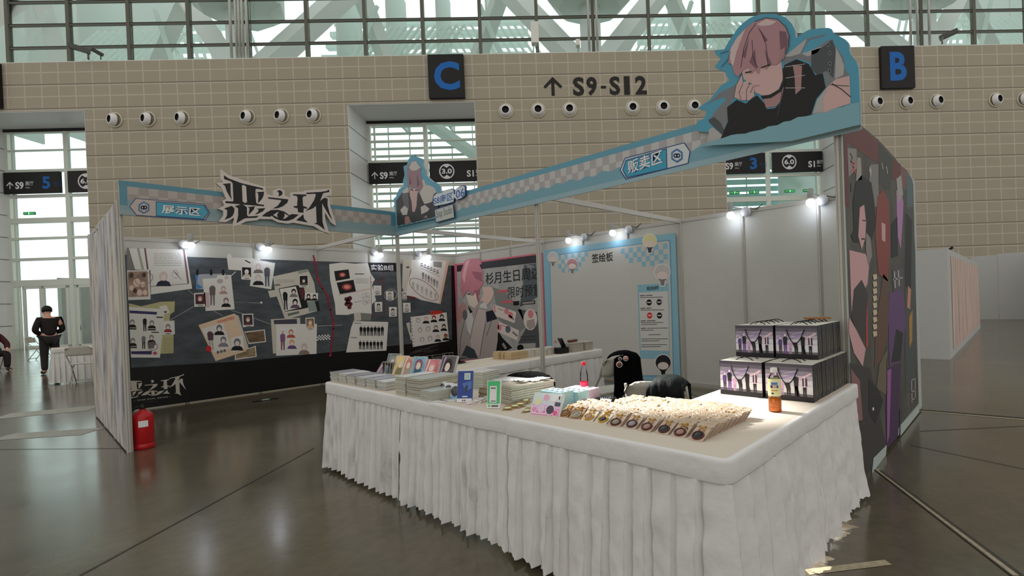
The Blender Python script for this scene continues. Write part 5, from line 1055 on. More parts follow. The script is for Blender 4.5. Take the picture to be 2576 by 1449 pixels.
def pink_art(a, w_, h_):
    for k in range(6): a.rect(.03*w_, .97*w_, (.03+.157*k)*h_, (.03+.157*(k+1))*h_, mat([(196, 90, 136), (190, 110, 150), (176, 140, 170), (160, 164, 190), (160, 184, 200), (160, 196, 208)][k]), 2)
    for x, y, r, m in ((.2, .6, .1, (190, 180, 130)), (.45, .8, .1, (180, 130, 150)), (.35, .3, .09, (190, 150, 170)), (.12, .25, .08, (200, 110, 150)), (.66, .28, .13, (60, 50, 66)), (.85, .15, .08, (176, 70, 110)), (.72, .78, .1, (200, 200, 196))): a.uvp([(w_*x+w_*r*1.25*math.cos(2*PI*k/14), h_*y+w_*r*1.25*math.sin(2*PI*k/14)) for k in range(14)], mat((214, 196, 206)), 3); a.uvp([(w_*x+w_*r*math.cos(2*PI*k/14), h_*y+w_*r*math.sin(2*PI*k/14)) for k in range(14)], mat(m), 4)
    a.rect(.78*w_, .96*w_, .45*h_, .62*h_, mat((56, 60, 70)), 4); a.rect(.84*w_, .94*w_, .7*h_, .92*h_, mat((186, 190, 186)), 4); a.rect(.87*w_, .91*w_, .74*h_, .88*h_, INKD, 5); a.rect(.05*w_, .7*w_, .07*h_, .12*h_, mat((222, 170, 196)), 3)
c = atz(1367, 1047, ZT_); up_plate('badge_set', 'clear boxed badge set with pink-to-blue card, leaning on the pale blue trays', 'badge set', c.x-.005, c.y, .19, .13, .5, .25, mat((150, 180, 194), .3), pink_art, .014, mat((206, 226, 232), .2))
# pale blue trays with round wells, pink trays
LBT = mat((156, 192, 206), .5, E=.6); WELL = mat((86, 100, 106), .6)
def tray(cx, cy, rz, n, w_, d_, h_, m, lab, grp, wells=True, name='badge_tray'):
    for i in range(n):
        t = thing(name, lab % ('topmost' if i == n-1 else 'lowest' if i == 0 else ORD[n-1-i]+' from top'), 'tray', (cx, cy, ZT_+i*(h_+.0012)), rz+random.uniform(-.012, .012), grp)
        q = MB(); q.obox(Matrix.Identity(4), d_, w_, h_*.45, m); q.obox(T(0, 0, h_*.45), d_*.99, w_*.99, h_*.08, mat((96, 120, 130), .6)); q.obox(T(0, 0, h_*.53), d_, w_, h_*.47, m); q.build('case', t, local=True)
        if wells and i == n-1:
            for a in range(2):
                for b_ in range(4):
                    q = MB(); q.lathe([(.0155, .0), (.0155, .0008), (0, .0008)], WELL, T(-d_*.22+a*d_*.44, -w_*.36+b_*w_*.24, h_), 16); q.build('well', t, local=True)
tray(4.66, 7.86, .04, 6, .162, .11, .0168, LBT, '%s pale blue badge tray in the near pile', 'pale blue badge trays')
tray(4.548, 7.885, .04, 5, .16, .10, .0178, LBT, '%s pale blue badge tray in the far narrow pile', 'pale blue badge trays')
PKT = mat((206, 170, 182), .35, E=.6)
tray(4.40, 7.82, .04, 5, .19, .12, .0145, PKT, '%s pink boxed set in the pile under the water bottle', 'pink boxed sets', False, 'boxed_set')
t = thing('water_bottle', 'clear water bottle with red cap standing on the pink boxed sets', 'bottle', (4.35, 7.80, ZT_+.0785)); t.scale = (.78, .78, .76)
PET = glassmat('clear_plastic', (.94, .96, .97), .05)
q = MB(); q.lathe([(.0, .0), (.03, .001), (.033, .006), (.033, .06), (.031, .066), (.033, .075), (.031, .085), (.032, .1), (.028, .12), (.02, .145), (.014, .165), (.0125, .18), (0, .18)], PET, None, 24); q.build('body', t, local=True)
q = MB(); q.lathe([(.0335, .004), (.0338, .005), (.0338, .038), (.0335, .04)], mat((220, 50, 80), .3, E=.6), None, 24, cap=False); q.build('label', t, local=True)
q = MB(); q.lathe([(.0165, .176), (.0168, .18), (.0165, .2), (.014, .203), (0, .203)], mat((220, 16, 30), .3, E=.6), None, 20); q.build('cap', t, local=True)
t = thing('tea_bottle', 'plastic tea bottle with white cap, cream label and amber tea', 'bottle', (4.09, 8.92, ZT_))
TEA = mat((236, 120, 40), .1, E=.75)
q = MB(); q.lathe([(0, .002), (.028, .003), (.0305, .008), (.0305, .028), (.029, .032), (.0305, .036), (.0305, .075), (0, .075)], TEA, None, 24); q.build('tea', t, local=True)
q = MB(); q.lathe([(0, 0), (.03, .0), (.033, .006), (.033, .16), (.03, .175), (.02, .195), (.014, .205), (.014, .215), (0, .215)], PET, None, 24); q.build('body', t, local=True)
q = MB(); q.lathe([(.0335, .085), (.0337, .086), (.0337, .165), (.031, .175)], mat((226, 212, 150), .4, E=.6), None, 24, cap=False); o = q.build('label', t, local=True)
dv = Vector((CP[0]-4.09, CP[1]-8.92, 0)).normalized(); sd = Vector((-dv.y, dv.x, 0)); q = MB()
def wrap(z0_, z1_, a0, a1, m):
    vs_ = []
    for k in range(6):
        an = a0+(a1-a0)*k/5; d = dv*math.cos(an)+sd*math.sin(an)
        for z in (z0_, z1_): vs_.append(d*.0341+Vector((0, 0, z)))
    q.add(vs_, [(2*k, 2*k+2, 2*k+3, 2*k+1) for k in range(5)], m)
wrap(.145, .158, -.5, .5, mat((60, 90, 150))); wrap(.128, .143, -.6, -.25, mat((30, 40, 70))); wrap(.128, .143, -.1, .2, mat((190, 110, 90))); wrap(.128, .143, .3, .6, mat((40, 60, 110))); wrap(.112, .118, -.5, .5, mat((150, 110, 60))); wrap(.095, .104, -.5, -.1, mat((60, 60, 80))); wrap(.095, .104, .1, .5, mat((214, 170, 110)))
q.build('label_print', o, local=True)
q = MB(); q.lathe([(.0175, .207), (.018, .21), (.0175, .228), (.016, .231), (0, .231)], mat((214, 212, 200), .4, E=.7), None, 20); q.build('cap', t, local=True)
# black tray of small pieces
c = atz(1523, 1003, ZT_); t = thing('bead_tray', 'black tray of small glossy pieces behind the keychain cards', 'tray', (4.37, 7.99, ZT_)); q = MB(); q.obox(Matrix.Identity(4), .09, .11, .02, BLACK); q.build('tray', t, local=True)
q = MB()
for a in range(5):
    for b_ in range(6): q.lathe([(.007, .0), (.007, .008), (0, .012)], foil((40, 42, 44)), T(-.034+a*.017, -.042+b_*.017, .02), 8)
o = q.build('pieces', t, local=True); o['kind'] = 'stuff'

# keychain cards: shingled rows of bagged charms on card
GOLD = mat((206, 160, 70), .25, raw=True, metal=.85); CARDS = {'kraft': mat((168, 128, 88), .5, raw=True), 'pale': mat((226, 214, 194), .45, raw=True), 'pink': mat((206, 182, 160), .4, raw=True)}
SLV = mat((206, 182, 154), .15, raw=True, spec=.9, bump=.3, bscale=60)
def keycard(kind, ring, face):
    t = thing('keychain_card', 'keychain', 'keychain'); q = MB(); q.obox(T(-.05, 0, 0), .1, .074, .0022, CARDS[kind])
    q.build('card', t, local=True)
    q = MB(); q.lathe([(.028, 0), (.0285, .004), (.026, .007), (.021, .0065), (.0205, .004)], ring, T(-.032, 0, .0022), 18, sx=.95, sy=1.05)
    q.lathe([(.0206, .004), (.015, .0055), (0, .006)], face, T(-.032, 0, .0022), 16); q.build('charm', t, local=True)
    q = MB(); q.tube([(-.062, -.012, .004), (-.072, -.01, .008), (-.078, .002, .009), (-.072, .013, .008), (-.062, .012, .004)], .003, GOLD, 5); q.tube([(-.078, .002, .008), (-.092, .012, .006)], .003, GOLD, 5); q.lathe([(.004, 0), (.005, .004), (0, .006)], GOLD, T(-.088, -.018, .0022), 8); q.build('clasp', t, local=True)
    q = MB(); sd_ = len(bpy.data.meshes); vs_ = [(-.108+.022*i/4, -.039+.078*j/6, .002+.008*abs(noise.noise(Vector((i*1.3, j*1.1, sd_*.37))))) for i in range(5) for j in range(7)]; q.add(vs_, [(i*7+j, (i+1)*7+j, (i+1)*7+j+1, i*7+j+1) for i in range(4) for j in range(6)], SLV); q.build('sleeve', t, local=True)
    return t
RB = mat((84, 34, 28), .25, raw=True); DKF, PKF, GYF = mat((40, 40, 44), .2, raw=True), mat((170, 128, 112), .2, raw=True), mat((150, 140, 120), .2, raw=True)
KIND = [('kraft', mat((150, 110, 60), .4, raw=True), mat((150, 110, 70), .3, raw=True)), ('kraft', mat((160, 150, 130), .4, raw=True), GYF), ('pale', GOLD, PKF), ('pale', GOLD, DKF), ('pink', RB, GYF), ('pink', RB, mat((150, 150, 150), .2, raw=True)), ('pink', RB, PKF), ('pink', RB, DKF), ('pink', RB, PKF), ('pink', RB, DKF)]
NCOL = [8, 9, 17, 18, 19, 19, 19, 19, 19, 19]
for ci in range(10):
    k0 = keycard(*KIND[ci]); tr = tree(k0)
    for r in range(NCOL[ci]):
        p = 4.805-.0245*r+(.012 if ci in (4, 9) else 0)+random.uniform(-.003, .003); y = 8.035+.0895*ci+random.uniform(-.003, .003)
        M = T(p, y, ZT_+.001) @ rot(z=random.gauss(0, .07)+(.04 if ci < 4 else 0)) @ rot(y=math.radians(random.uniform(24, 30)))
        where = 'front' if r == 0 else ORD[r] if r < 20 else 'last'
        lab = '%s %s keychain card, column %s from the left' % (where+(' one' if r == 0 else ' back'), KIND[ci][0], ORD[ci])
        lab = ('frontmost' if r == 0 else ORD[r]+' card back,')+' %s keychain card in the %s column from the left' % (KIND[ci][0], ORD[ci])
        if r == 0: k0.matrix_basis = M; k0['label'] = lab; k0['group'] = 'keychain cards at the counter corner'
        else: dup(k0, tr, M, lab, 'keychain cards at the counter corner')
k1 = keycard('pale', GOLD, mat((110, 120, 130), .2, raw=True)); k1.matrix_basis = T(4.32, 8.52, ZT_+.001) @ rot(z=.5) @ rot(y=.05); tag(k1, 'single pale keychain card lying apart, towards the gift bags')

# gift bags in two tiers
def tint(c): return mat(c, .4, E=.5)
def gift_bag(w_, h_, d_=.078):
    t = thing('gift_bag', 'gift bag', 'gift bag'); a = Art(Plane((0, 0, 0), (0, 1, 0), (0, 0, 1))); q = a.mb
    SIDE = mat((24, 24, 28), .4, raw=True); q.hexa([(-d_, 0, 0), (0, 0, 0), (0, w_, 0), (-d_, w_, 0), (-d_, 0, h_), (0, 0, h_), (0, w_, h_), (-d_, w_, h_)], SIDE)
    q.box(-d_+.004, -.004, .004, w_-.004, h_-.002, h_+.001, mat((230, 226, 212), .5, raw=True))
    cols = [(22, 21, 24), (90, 86, 88), (184, 178, 180), (176, 170, 180), (146, 138, 150), (112, 106, 118), (76, 72, 82), (58, 55, 64)]; ys = [0, .13, .2, .42, .58, .7, .82, .92, 1]
    for c, y0, y1 in zip(cols, ys, ys[1:]): a.rect(.002, w_-.002, y0*h_+.001, y1*h_, tint(c), 1)
    for x, y, x1, y1, c in ((.05, .6, .35, .75, (120, 96, 140)), (.3, .55, .65, .7, (130, 110, 150)), (.6, .5, .98, .75, (190, 150, 160)), (.02, .4, .2, .62, (150, 140, 160)), (.7, .3, .95, .5, (200, 190, 200)), (.4, .72, .7, .8, (130, 120, 150))): a.uvp([(x*w_, y*h_), (x1*w_, y1*h_), (x1*w_-.01, y1*h_+.008), (x*w_, y*h_+.005)], tint(c), 2)
    def man(x, h1, body, legs, skin=(206, 170, 180), wd=.03, bend=0.):
        X, Y = x*w_, .13*h_; H = h1*h_; s = wd*w_/.03*.03*1.3
        a.uvp([(X-s*.8, Y), (X-s*.2, Y), (X+s*.1, Y+H*.45), (X-s, Y+H*.5)], tint(legs), 3); a.uvp([(X+s*.3, Y), (X+s*.9, Y), (X+s, Y+H*.5), (X, Y+H*.45)], tint(legs), 3)
        a.uvp([(X-s, Y+H*.45), (X+s, Y+H*.45), (X+s*1.3+bend, Y+H*.8), (X+s*.5+bend, Y+H*.86), (X-s*.5+bend, Y+H*.86), (X-s*1.3+bend, Y+H*.8)], tint(body), 4)
        a.uvp([(X+bend+s*.55*math.cos(2*PI*k/10), Y+H*.93+s*.75*math.sin(2*PI*k/10)) for k in range(10)], tint(skin), 5)
    man(.12, .52, (76, 56, 100), (60, 50, 70)); man(.24, .62, (30, 28, 34), (96, 70, 118), wd=.034); man(.36, .42, (170, 130, 160), (150, 120, 150), wd=.026); man(.5, .42, (26, 24, 28), (34, 30, 34), wd=.034, bend=-.008); man(.66, .62, (26, 24, 28), (26, 24, 28), wd=.032); a.uvp([(.66*w_, .08*h_), (.74*w_, .1*h_), (.68*w_, .42*h_), (.63*w_, .42*h_)], tint((28, 26, 30)), 3); man(.83, .58, (206, 150, 170), (24, 24, 28)); a.uvp([(.79*w_, .42*h_), (.815*w_, .42*h_), (.815*w_, .64*h_), (.79*w_, .62*h_)], tint((20, 20, 24)), 6); a.uvp([(.85*w_, .42*h_), (.88*w_, .42*h_), (.88*w_, .62*h_), (.85*w_, .64*h_)], tint((20, 20, 24)), 6)
    for sgn, yy in ((1, w_), (-1, 0)):
        pl = Plane((-d_ if sgn > 0 else 0, yy, 0), (1 if sgn < 0 else 1, 0, 0), (0, 0, 1))
        for x0, z0, z1_, c in ((.012, .12, .75, (120, 104, 70)), (.03, .1, .5, (70, 64, 56)), (.05, .15, .85, (96, 88, 84))):
            vs_ = [(-d_+x0, yy+sgn*.0006, z0*h_), (-d_+x0+.008, yy+sgn*.0006, z0*h_+.01), (-d_+x0+.012, yy+sgn*.0006, z1_*h_), (-d_+x0+.006, yy+sgn*.0006, z1_*h_-.02)]
            q.add(vs_, [(0, 1, 2, 3) if sgn < 0 else (3, 2, 1, 0)], tint(c))
    q.build('body', t, local=True)
    q = MB(); pts = []
    for k in range(9): u = k/8; pts.append((.005+.008*math.sin(PI*u), w_*(.28+.42*u), h_*(.88-.42*math.sin(PI*u)**.8)))
    q.tube(pts, .0032, BLACK, 6); q.build('handle', t, local=True)
    q = MB(); pts = [(-d_+.01-.01*math.sin(PI*k/8), w_*(.28+.42*k/8), h_+.001+.02*math.sin(PI*k/8)) for k in range(9)]; q.tube(pts, .0028, BLACK, 6); q.build('handle', t, local=True)
    return t
b1 = gift_bag(.275, .212); btr = tree(b1); used = False
b2 = gift_bag(.255, .205); btr2 = tree(b2); used2 = False
G = 'black gift bags stacked in two tiers'
for tier, base, pr, tt, rows in (('lower', ZT_, b1, btr, ((8.462, 9), (8.747, 9))), ('upper', ZT_+.216, b2, btr2, ((8.47, 5), (8.732, 6)))):
    for ci, (y, n) in enumerate(rows):
        for k in range(n):
            p = (3.79 if tier == 'lower' else 3.56)-.082*k+(.0 if ci == 0 else -.01); first_ = (ci == 0 and k == 0)
            lab = '%s black gift bag with a printed group, %s row, %s tier' % ('front' if k == 0 else ORD[k]+' back', ['left', 'right'][ci], tier)
            M = T(p, y+random.uniform(-.002, .002), base) @ rot(z=random.uniform(-.012, .012))
            if first_: pr.matrix_basis = M; pr['label'] = lab; pr['group'] = G
            else: dup(pr, tt, M, lab, G)
q = MB(); q.obox(T(3.12, 8.86, ZT_+.44) @ rot(z=.4), .12, .16, .012, mat((150, 104, 60), .6, raw=True)); tag(q.build('kraft_envelope'), 'brown kraft envelope on top of the rearmost gift bags', 'envelope')

# ================================================================ goods on the table behind
KR = mat((206, 184, 146), .7, raw=True); WHB = mat((214, 208, 198), .6, raw=True); GRB = mat((176, 170, 156), .6, raw=True)
def px_on(x, y, z=ZT_): c = atz(x, y, z); return c.x, c.y
for i, (x, y, w_, d_) in enumerate(((1267, 903, .1, .1), (1279, 903, .09, .1), (1300, 904, .13, .12), (1321, 901, .12, .12))):
    cx, cy = px_on(x, y); stack(cx, cy-.08, 0, 6, d_, w_, .0135, [KR], 'kraft_bundle', 'bundle', '%s kraft bundle in the '+ORD[i]+' pile from the left, back table', 'kraft paper bundles', edge=KR)
for i, (x, y) in enumerate(((1342, 898), (1360, 896), (1377, 894), (1388, 892), (1399, 890))):
    cx, cy = px_on(x, y); stack(cx, cy-.09, 0, 5, .11, .12 if i < 1 else .075, .0165, [WHB], 'white_bundle', 'bundle', '%s white bundle in the '+ORD[i]+' white pile on the back table', 'white paper bundles', edge=WHB)
cx, cy = px_on(1424, 889); stack(cx, cy-.07, 0, 5, .1, .16, .014, [mat((26, 26, 32), .4, raw=True)], 'black_box', 'box', '%s flat black box on the back table', 'flat black boxes', edge=mat((30, 30, 38), .5, raw=True))
for i, (x, y, w_, h_) in enumerate(((1456, 884, .2, .1), (1484, 880, .14, .095))):
    cx, cy = px_on(x, y); t = thing('card_box', ['large', 'small'][i]+' grey card box on the right end of the back table', 'box', (cx, cy-.08, ZT_))
    q = MB(); q.obox(T(0, 0, 0), w_, .14, h_, GRB); q.build('box', t, local=True); q = MB(); q.obox(T(0, 0, h_), w_+.008, .148, .012, mat((196, 190, 178), .6, raw=True)); q.build('lid', t, local=True)
up = [(1428, 872), (1440, 853)]
a_, c_ = Vector((*px_on(1424, 889), ZT_)), None
q = MB(); x, y = px_on(1424, 889); M = T(x-.03, y-.06, ZT_+.073) @ rot(y=.55); q.obox(M, .014, .07, .13, mat((20, 20, 28), .3, raw=True)); tag(q.build('phone'), 'dark phone propped up on the flat black boxes', 'phone')
q = MB(); x, y = px_on(1456, 884); q.obox(T(x, y-.10, ZT_+.113) @ rot(z=.2), .16, .05, .03, mat((110, 60, 44), .5, raw=True)); tag(q.build('wooden_box'), 'small reddish-brown box on the large grey card box', 'box')
x, y = px_on(1150, 914); t = thing('barcode_scanner', 'black desk scanner standing at the left of the back table', 'scanner', (x, y, ZT_)); DKG = mat((34, 36, 40), .35, raw=True)
q = MB(); q.lathe([(.09, 0), (.095, .008), (.07, .018), (.03, .022), (.03, .04)], DKG, None, 20, sx=1.1, sy=.7); q.build('base', t, local=True)
q = MB(); q.lathe([(.03, .04), (.11, .045), (.115, .058), (.1, .066), (0, .068)], DKG, None, 20, sx=1.1, sy=.7); q.build('head', t, local=True)

# ================================================================ folding chairs with jackets
CHW = mat((206, 202, 190), .4, raw=True); CHT = mat((190, 188, 178), .35, raw=True, metal=.2)
def folding_chair(loc, rz, label):
    """local: faces +x"""
    t = thing('folding_chair', label, 'chair', loc, rz, 'white folding chairs')
    q = MB(); n = 8; vs_ = []
    for i in range(n+1):
        for j in range(n+1): u, v = i/n*2-1, j/n*2-1; vs_.append((.20*u*(1-.06*v*v), .20*v*(1-.05*u*u), .45-.012*(1-u*u)*(1-v*v)))
    nv = len(vs_); vs_ += [(x, y, z-.022) for x, y, z in vs_]; fs = []
    for i in range(n):
        for j in range(n): a = i*(n+1)+j; fs.append((a, a+n+1, a+n+2, a+1)); fs.append((nv+a, nv+a+1, nv+a+n+2, nv+a+n+1))
    rim = [i*(n+1) for i in range(n+1)]+[n*(n+1)+j for j in range(1, n+1)]+[i*(n+1)+n for i in range(n-1, -1, -1)]+[j for j in range(n-1, 0, -1)]
    for a, b_ in zip(rim, rim[1:]+rim[:1]): fs.append((b_, a, nv+a, nv+b_))
    q.add(vs_, fs, CHW, True); q.build('seat', t, local=True)
    q = MB(); vs_ = []; m_ = 10
    for i in range(m_+1):
        for j in range(6):
            u, v = i/m_*2-1, j/5; z = .62+.21*v-(.06*abs(u)**4 if v > .9 else 0)-.03*(abs(u)**6)*v; vs_.append((-.235-.05*v-.03*(1-u*u), .215*u, z))
    nv = len(vs_); vs_ += [(x-.012, y, z) for x, y, z in vs_]; fs = []
    for i in range(m_):
        for j in range(5): a = i*6+j; fs.append((a, a+1, a+7, a+6)); fs.append((nv+a, nv+a+6, nv+a+7, nv+a+1))
    rim = [i*6 for i in range(m_+1)]+[m_*6+j for j in range(1, 6)]+[i*6+5 for i in range(m_-1, -1, -1)]+[j for j in range(4, 0, -1)]
    for a, b_ in zip(rim, rim[1:]+rim[:1]): fs.append((a, b_, nv+b_, nv+a))
    q.add(vs_, fs, CHW, True); q.build('backrest', t, local=True)
    for s in (-1, 1):
        q = MB(); q.tube([(.24, s*.205, 0), (.0, s*.205, .40), (-.21, s*.215, .62), (-.275, s*.21, .80)], .011, CHT, 8); q.build('leg', t, local=True)
        q = MB(); q.tube([(-.24, s*.185, 0), (.02, s*.185, .38), (.15, s*.185, .425)], .011, CHT, 8); q.build('leg', t, local=True)
    for x, z in ((.2, .07), (-.2, .06)): q = MB(); q.tube([(x, -.2, z), (x, .2, z)], .009, CHT, 8); q.build('crossbar', t, local=True)
    return t
JB = mat((10, 10, 11), .95, raw=True, bump=.4, bscale=30, spec=.1); JG = mat((14, 20, 20), .7, raw=True, bump=.3, bscale=20, spec=.25)
def jacket(loc, rz, label, m, w_=.27, lf=.26, lb=.42, seed=0, z=.835, name='jacket', cat='jacket', flare=.1):
    """cloth draped over a chair back; local: chair faces +x"""
    t = thing(name, label, cat, loc, rz); nu, nv = 22, 26; vs_ = []; tot = lf+lb+.09
    for i in range(nu+1):
        u = i/nu*2-1
        for j in range(nv+1):
            s = j/nv*tot
            if s < lf: x, zz = -.205, -(lf-s)
            elif s < lf+.09: a = (s-lf)/.09*PI; x, zz = -.25+.05*math.cos(a), .03*math.sin(a)
            else: x, zz = -.31, -(s-lf-.09)
            dn = max(0, -zz); n1_ = noise.noise(Vector((u*3.2+seed, dn*2, seed*1.7))); n2_ = noise.noise(Vector((u*9, dn*6+seed, seed)))
            out = (1 if x > -.25 else -1)*(.02+.06*dn*(.6+n1_)+.03*abs(n1_)+.012*n2_)
            vs_.append((x+out, u*w_*(1+flare*dn*2)+.02*n2_*dn, z+zz-.05*abs(u)**3-.02*n1_*(dn > .05)))
    k = nv+1; fs = [(i*k+j, (i+1)*k+j, (i+1)*k+j+1, i*k+j+1) for i in range(nu) for j in range(nv)]
    q = MB(); q.add(vs_, fs, m, True); o = q.build('cloth', t, local=True)
    md = o.modifiers.new('thickness', 'SOLIDIFY'); md.thickness = .008
    return t
folding_chair((3.97, 7.14, 0), PI+.06, 'white folding chair tucked behind the counter under a black jacket, nearest the counter middle')
jacket((3.97, 7.12, 0), PI+.06, 'black jacket over the chair behind the green stand', JB, .20, .4, .3, 3, z=.835)
folding_chair((2.68, 6.65, 0), -1.95, 'white folding chair with a black bag, before the signing board')
jacket((2.64, 6.66, 0), -1.95, 'black tote bag with badges hung on the chair before the signing board', JB, .15, .12, .40, 8, z=.835, name='tote_bag', cat='bag', flare=.25)
folding_chair((3.68, 8.0, 0), PI+.25, 'white folding chair nearest the gift bags, mostly under a dark jacket')
jacket((3.68, 8.10, 0), PI+.25, 'dark green-black jacket with badges over the chair nearest the gift bags', JG, .125, .42, .42, 5, z=.84)
def badge(x, y, z, r, c, lab):
    p = atz(x, y, z); n = (Vector(CP)-p).normalized(); M = T(p) @ n.to_track_quat('Z', 'Y').to_matrix().to_4x4()
    q = MB(); q.lathe([(r, 0), (r, .003), (r*.8, .007), (0, .009)], mat((190, 170, 165), .25, E=.5), M, 18); q.lathe([(r*.75, .0078), (0, .0098)], mat(c, .25, E=.5, noise_=.4, scale=40), M, 16); tag(q.build('badge'), lab, 'badge')
badge(1560, 903, .80, .018, (60, 60, 60), 'small white-rimmed badge on the tote bag'); badge(1574, 902, .80, .026, (170, 120, 110), 'larger pale badge on the tote bag'); badge(1558, 917, .76, .03, (110, 60, 50), 'brown round charm on the tote bag')
badge(1646, 968, .80, .022, (150, 70, 80), 'reddish badge, left of three on the dark jacket'); badge(1665, 963, .82, .032, (150, 140, 140), 'large round badge, middle of three on the dark jacket'); badge(1684, 957, .83, .026, (150, 110, 120), 'pale badge, right of three on the dark jacket')

# ================================================================ things further off in the hall
FAR = mat((206, 208, 206), .5, raw=True)
t = thing('far_booth', 'low white booth block far behind the right side banner', 'booth', (-9.5, 6.5, 0))
q = MB(); q.box(-14.1, -4.9, 4.0, 8.87, 0, 2.12, FAR); q.build('wall_panel', t)
a = Art(Plane((-4.9, 8.875, 0), (-1, 0, 0), (0, 0, 1)), .4); FP = mat((150, 132, 124), .6, E=.42, noise_=.35, scale=1.2, stretch=(5, 1, .5)); a.rect(.6, 9.0, .14, 2.0, FP, 1)
tag(a.build('poster', t), 'faded brown poster strip on the side')
t = thing('far_partition', 'white partition panels standing far off at the right edge', 'partition', (-19.5, 9.4, 0)); q = MB()
q.box(-19.6, -19.52, 8.35, 9.2, 0, 2.62, FAR); q.build('panel', t); q = MB(); q.box(-19.6, -19.52, 9.22, 10.6, 0, 2.66, FAR); q.build('panel', t); q = MB(); q.box(-19.55, -16.5, 10.6, 10.68, 0, 2.66, mat((176, 172, 162), .6, raw=True)); q.build('panel', t)
p = atz(2443, 640, 2.1); q = MB(); q.obox(T(-7.5, 8.6, 2.122), .25, .12, .06, BLACK); q.tube([(-7.5, 8.6, 2.18), (-7.5, 8.75, 2.3)], .03, BLACK, 6); tag(q.build('security_camera'), 'small dark camera on the far white booth block', 'security camera')
A_, B_ = atz(152, 872, 0), atz(300, 862, 0)
t = thing('display_board', 'tall grey display board beside the left entrance doors', 'board', (A_+B_)/2); d = (B_-A_).normalized(); n_ = Vector((-d.y, d.x, 0)); q = MB(); L_ = (B_-A_).length
M = Matrix(((d.x, n_.x, 0, A_.x), (d.y, n_.y, 0, A_.y), (0, 0, 1, 0), (0, 0, 0, 1))); GB = mat((150, 146, 142), .6, E=.55)
q.box(.1, L_, 0, .08, .05, 3.45, GB); q.xf(M).build('board', t); q = MB(); q.box(0, .12, -.03, .12, 0, 3.6, FRAME); q.box(0, L_, -.03, .12, 3.45, 3.6, FRAME); q.xf(M).build('frame', t)
KB = mat((112, 84, 58), .7, E=.5)
for i, (x, z) in enumerate(((198, 0), (197, .47))):
    c = atz(x, 868, 0); t = thing('cardboard_box', ['lower', 'upper'][i]+' brown cardboard box of the pile before the grey display board', 'box', (c.x, c.y, z), .3)
    q = MB(); q.obox(Matrix.Identity(4), .7, .75, .46, KB); q.build('carton', t, local=True); q = MB(); q.obox(T(0, 0, .46), .08, .752, .002, mat((150, 120, 84), .5, E=.5)); q.obox(T(.351, 0, .15), .002, .25, .16, mat((190, 186, 178), .6, E=.5)); q.build('tape', t, local=True)
c = atz(135, 968, 0)
skirted_table('white skirted table behind the pale collage wall, beside the standing person', 'white skirted tables in the background', 4.4, c.x, c.y-.62, c.y, [(c.x, c.y-.62), (c.x, c.y), (4.4, c.y)], 11, rough=.5, z1=.77)
tb = [o for o in bpy.data.objects if o.name.startswith('skirted_table')][-1]
# that table's long side faces the viewer
def far_chair(x, y, rz, label, dq=0.):
    c = atz(x, y, 0); c.y += dq; return folding_chair((c.x, c.y, 0), rz, label)
far_chair(212, 962, -1.9, 'white folding chair before the background table, beside the pale collage wall', .3)
far_chair(102, 905, 2.6, 'white folding chair standing alone left of the standing person')
far_chair(8, 912, .9, 'white folding chair under the seated person at the left edge')

# ================================================================ people
def skin_body(name, J, Ed, m, parent=None, root='pelvis', lv=2):
    me = bpy.data.meshes.new(name); keys = list(J); me.from_pydata([J[k][0] for k in keys], [(keys.index(a), keys.index(b_)) for a, b_ in Ed], [])
    o = bpy.data.objects.new(name, me); COL.objects.link(o); o.modifiers.new('s', 'SKIN'); sb_ = o.modifiers.new('d', 'SUBSURF'); sb_.levels = lv; sb_.render_levels = lv
    for i, k in enumerate(keys):
        r = J[k][1]; me.skin_vertices[0].data[i].radius = (r, r) if not isinstance(r, tuple) else r; me.skin_vertices[0].data[i].use_root = (k == root) or (root not in J and i == 0)
    dg = bpy.context.evaluated_depsgraph_get(); m2 = bpy.data.meshes.new_from_object(o.evaluated_get(dg)); m2.materials.clear(); m2.materials.append(m)
    for p in m2.polygons: p.use_smooth = True
    bpy.data.objects.remove(o); o = bpy.data.objects.new(name, m2); COL.objects.link(o)
    if parent: o.parent = parent
    return o
SKINM = mat((170, 128, 108), .5, E=.5); HAIRM = mat((16, 15, 16), .6, raw=True); SWE = mat((34, 28, 26), .8, raw=True); TRO = mat((44, 40, 40), .8, raw=True); SHO = mat((52, 46, 42), .6, raw=True)
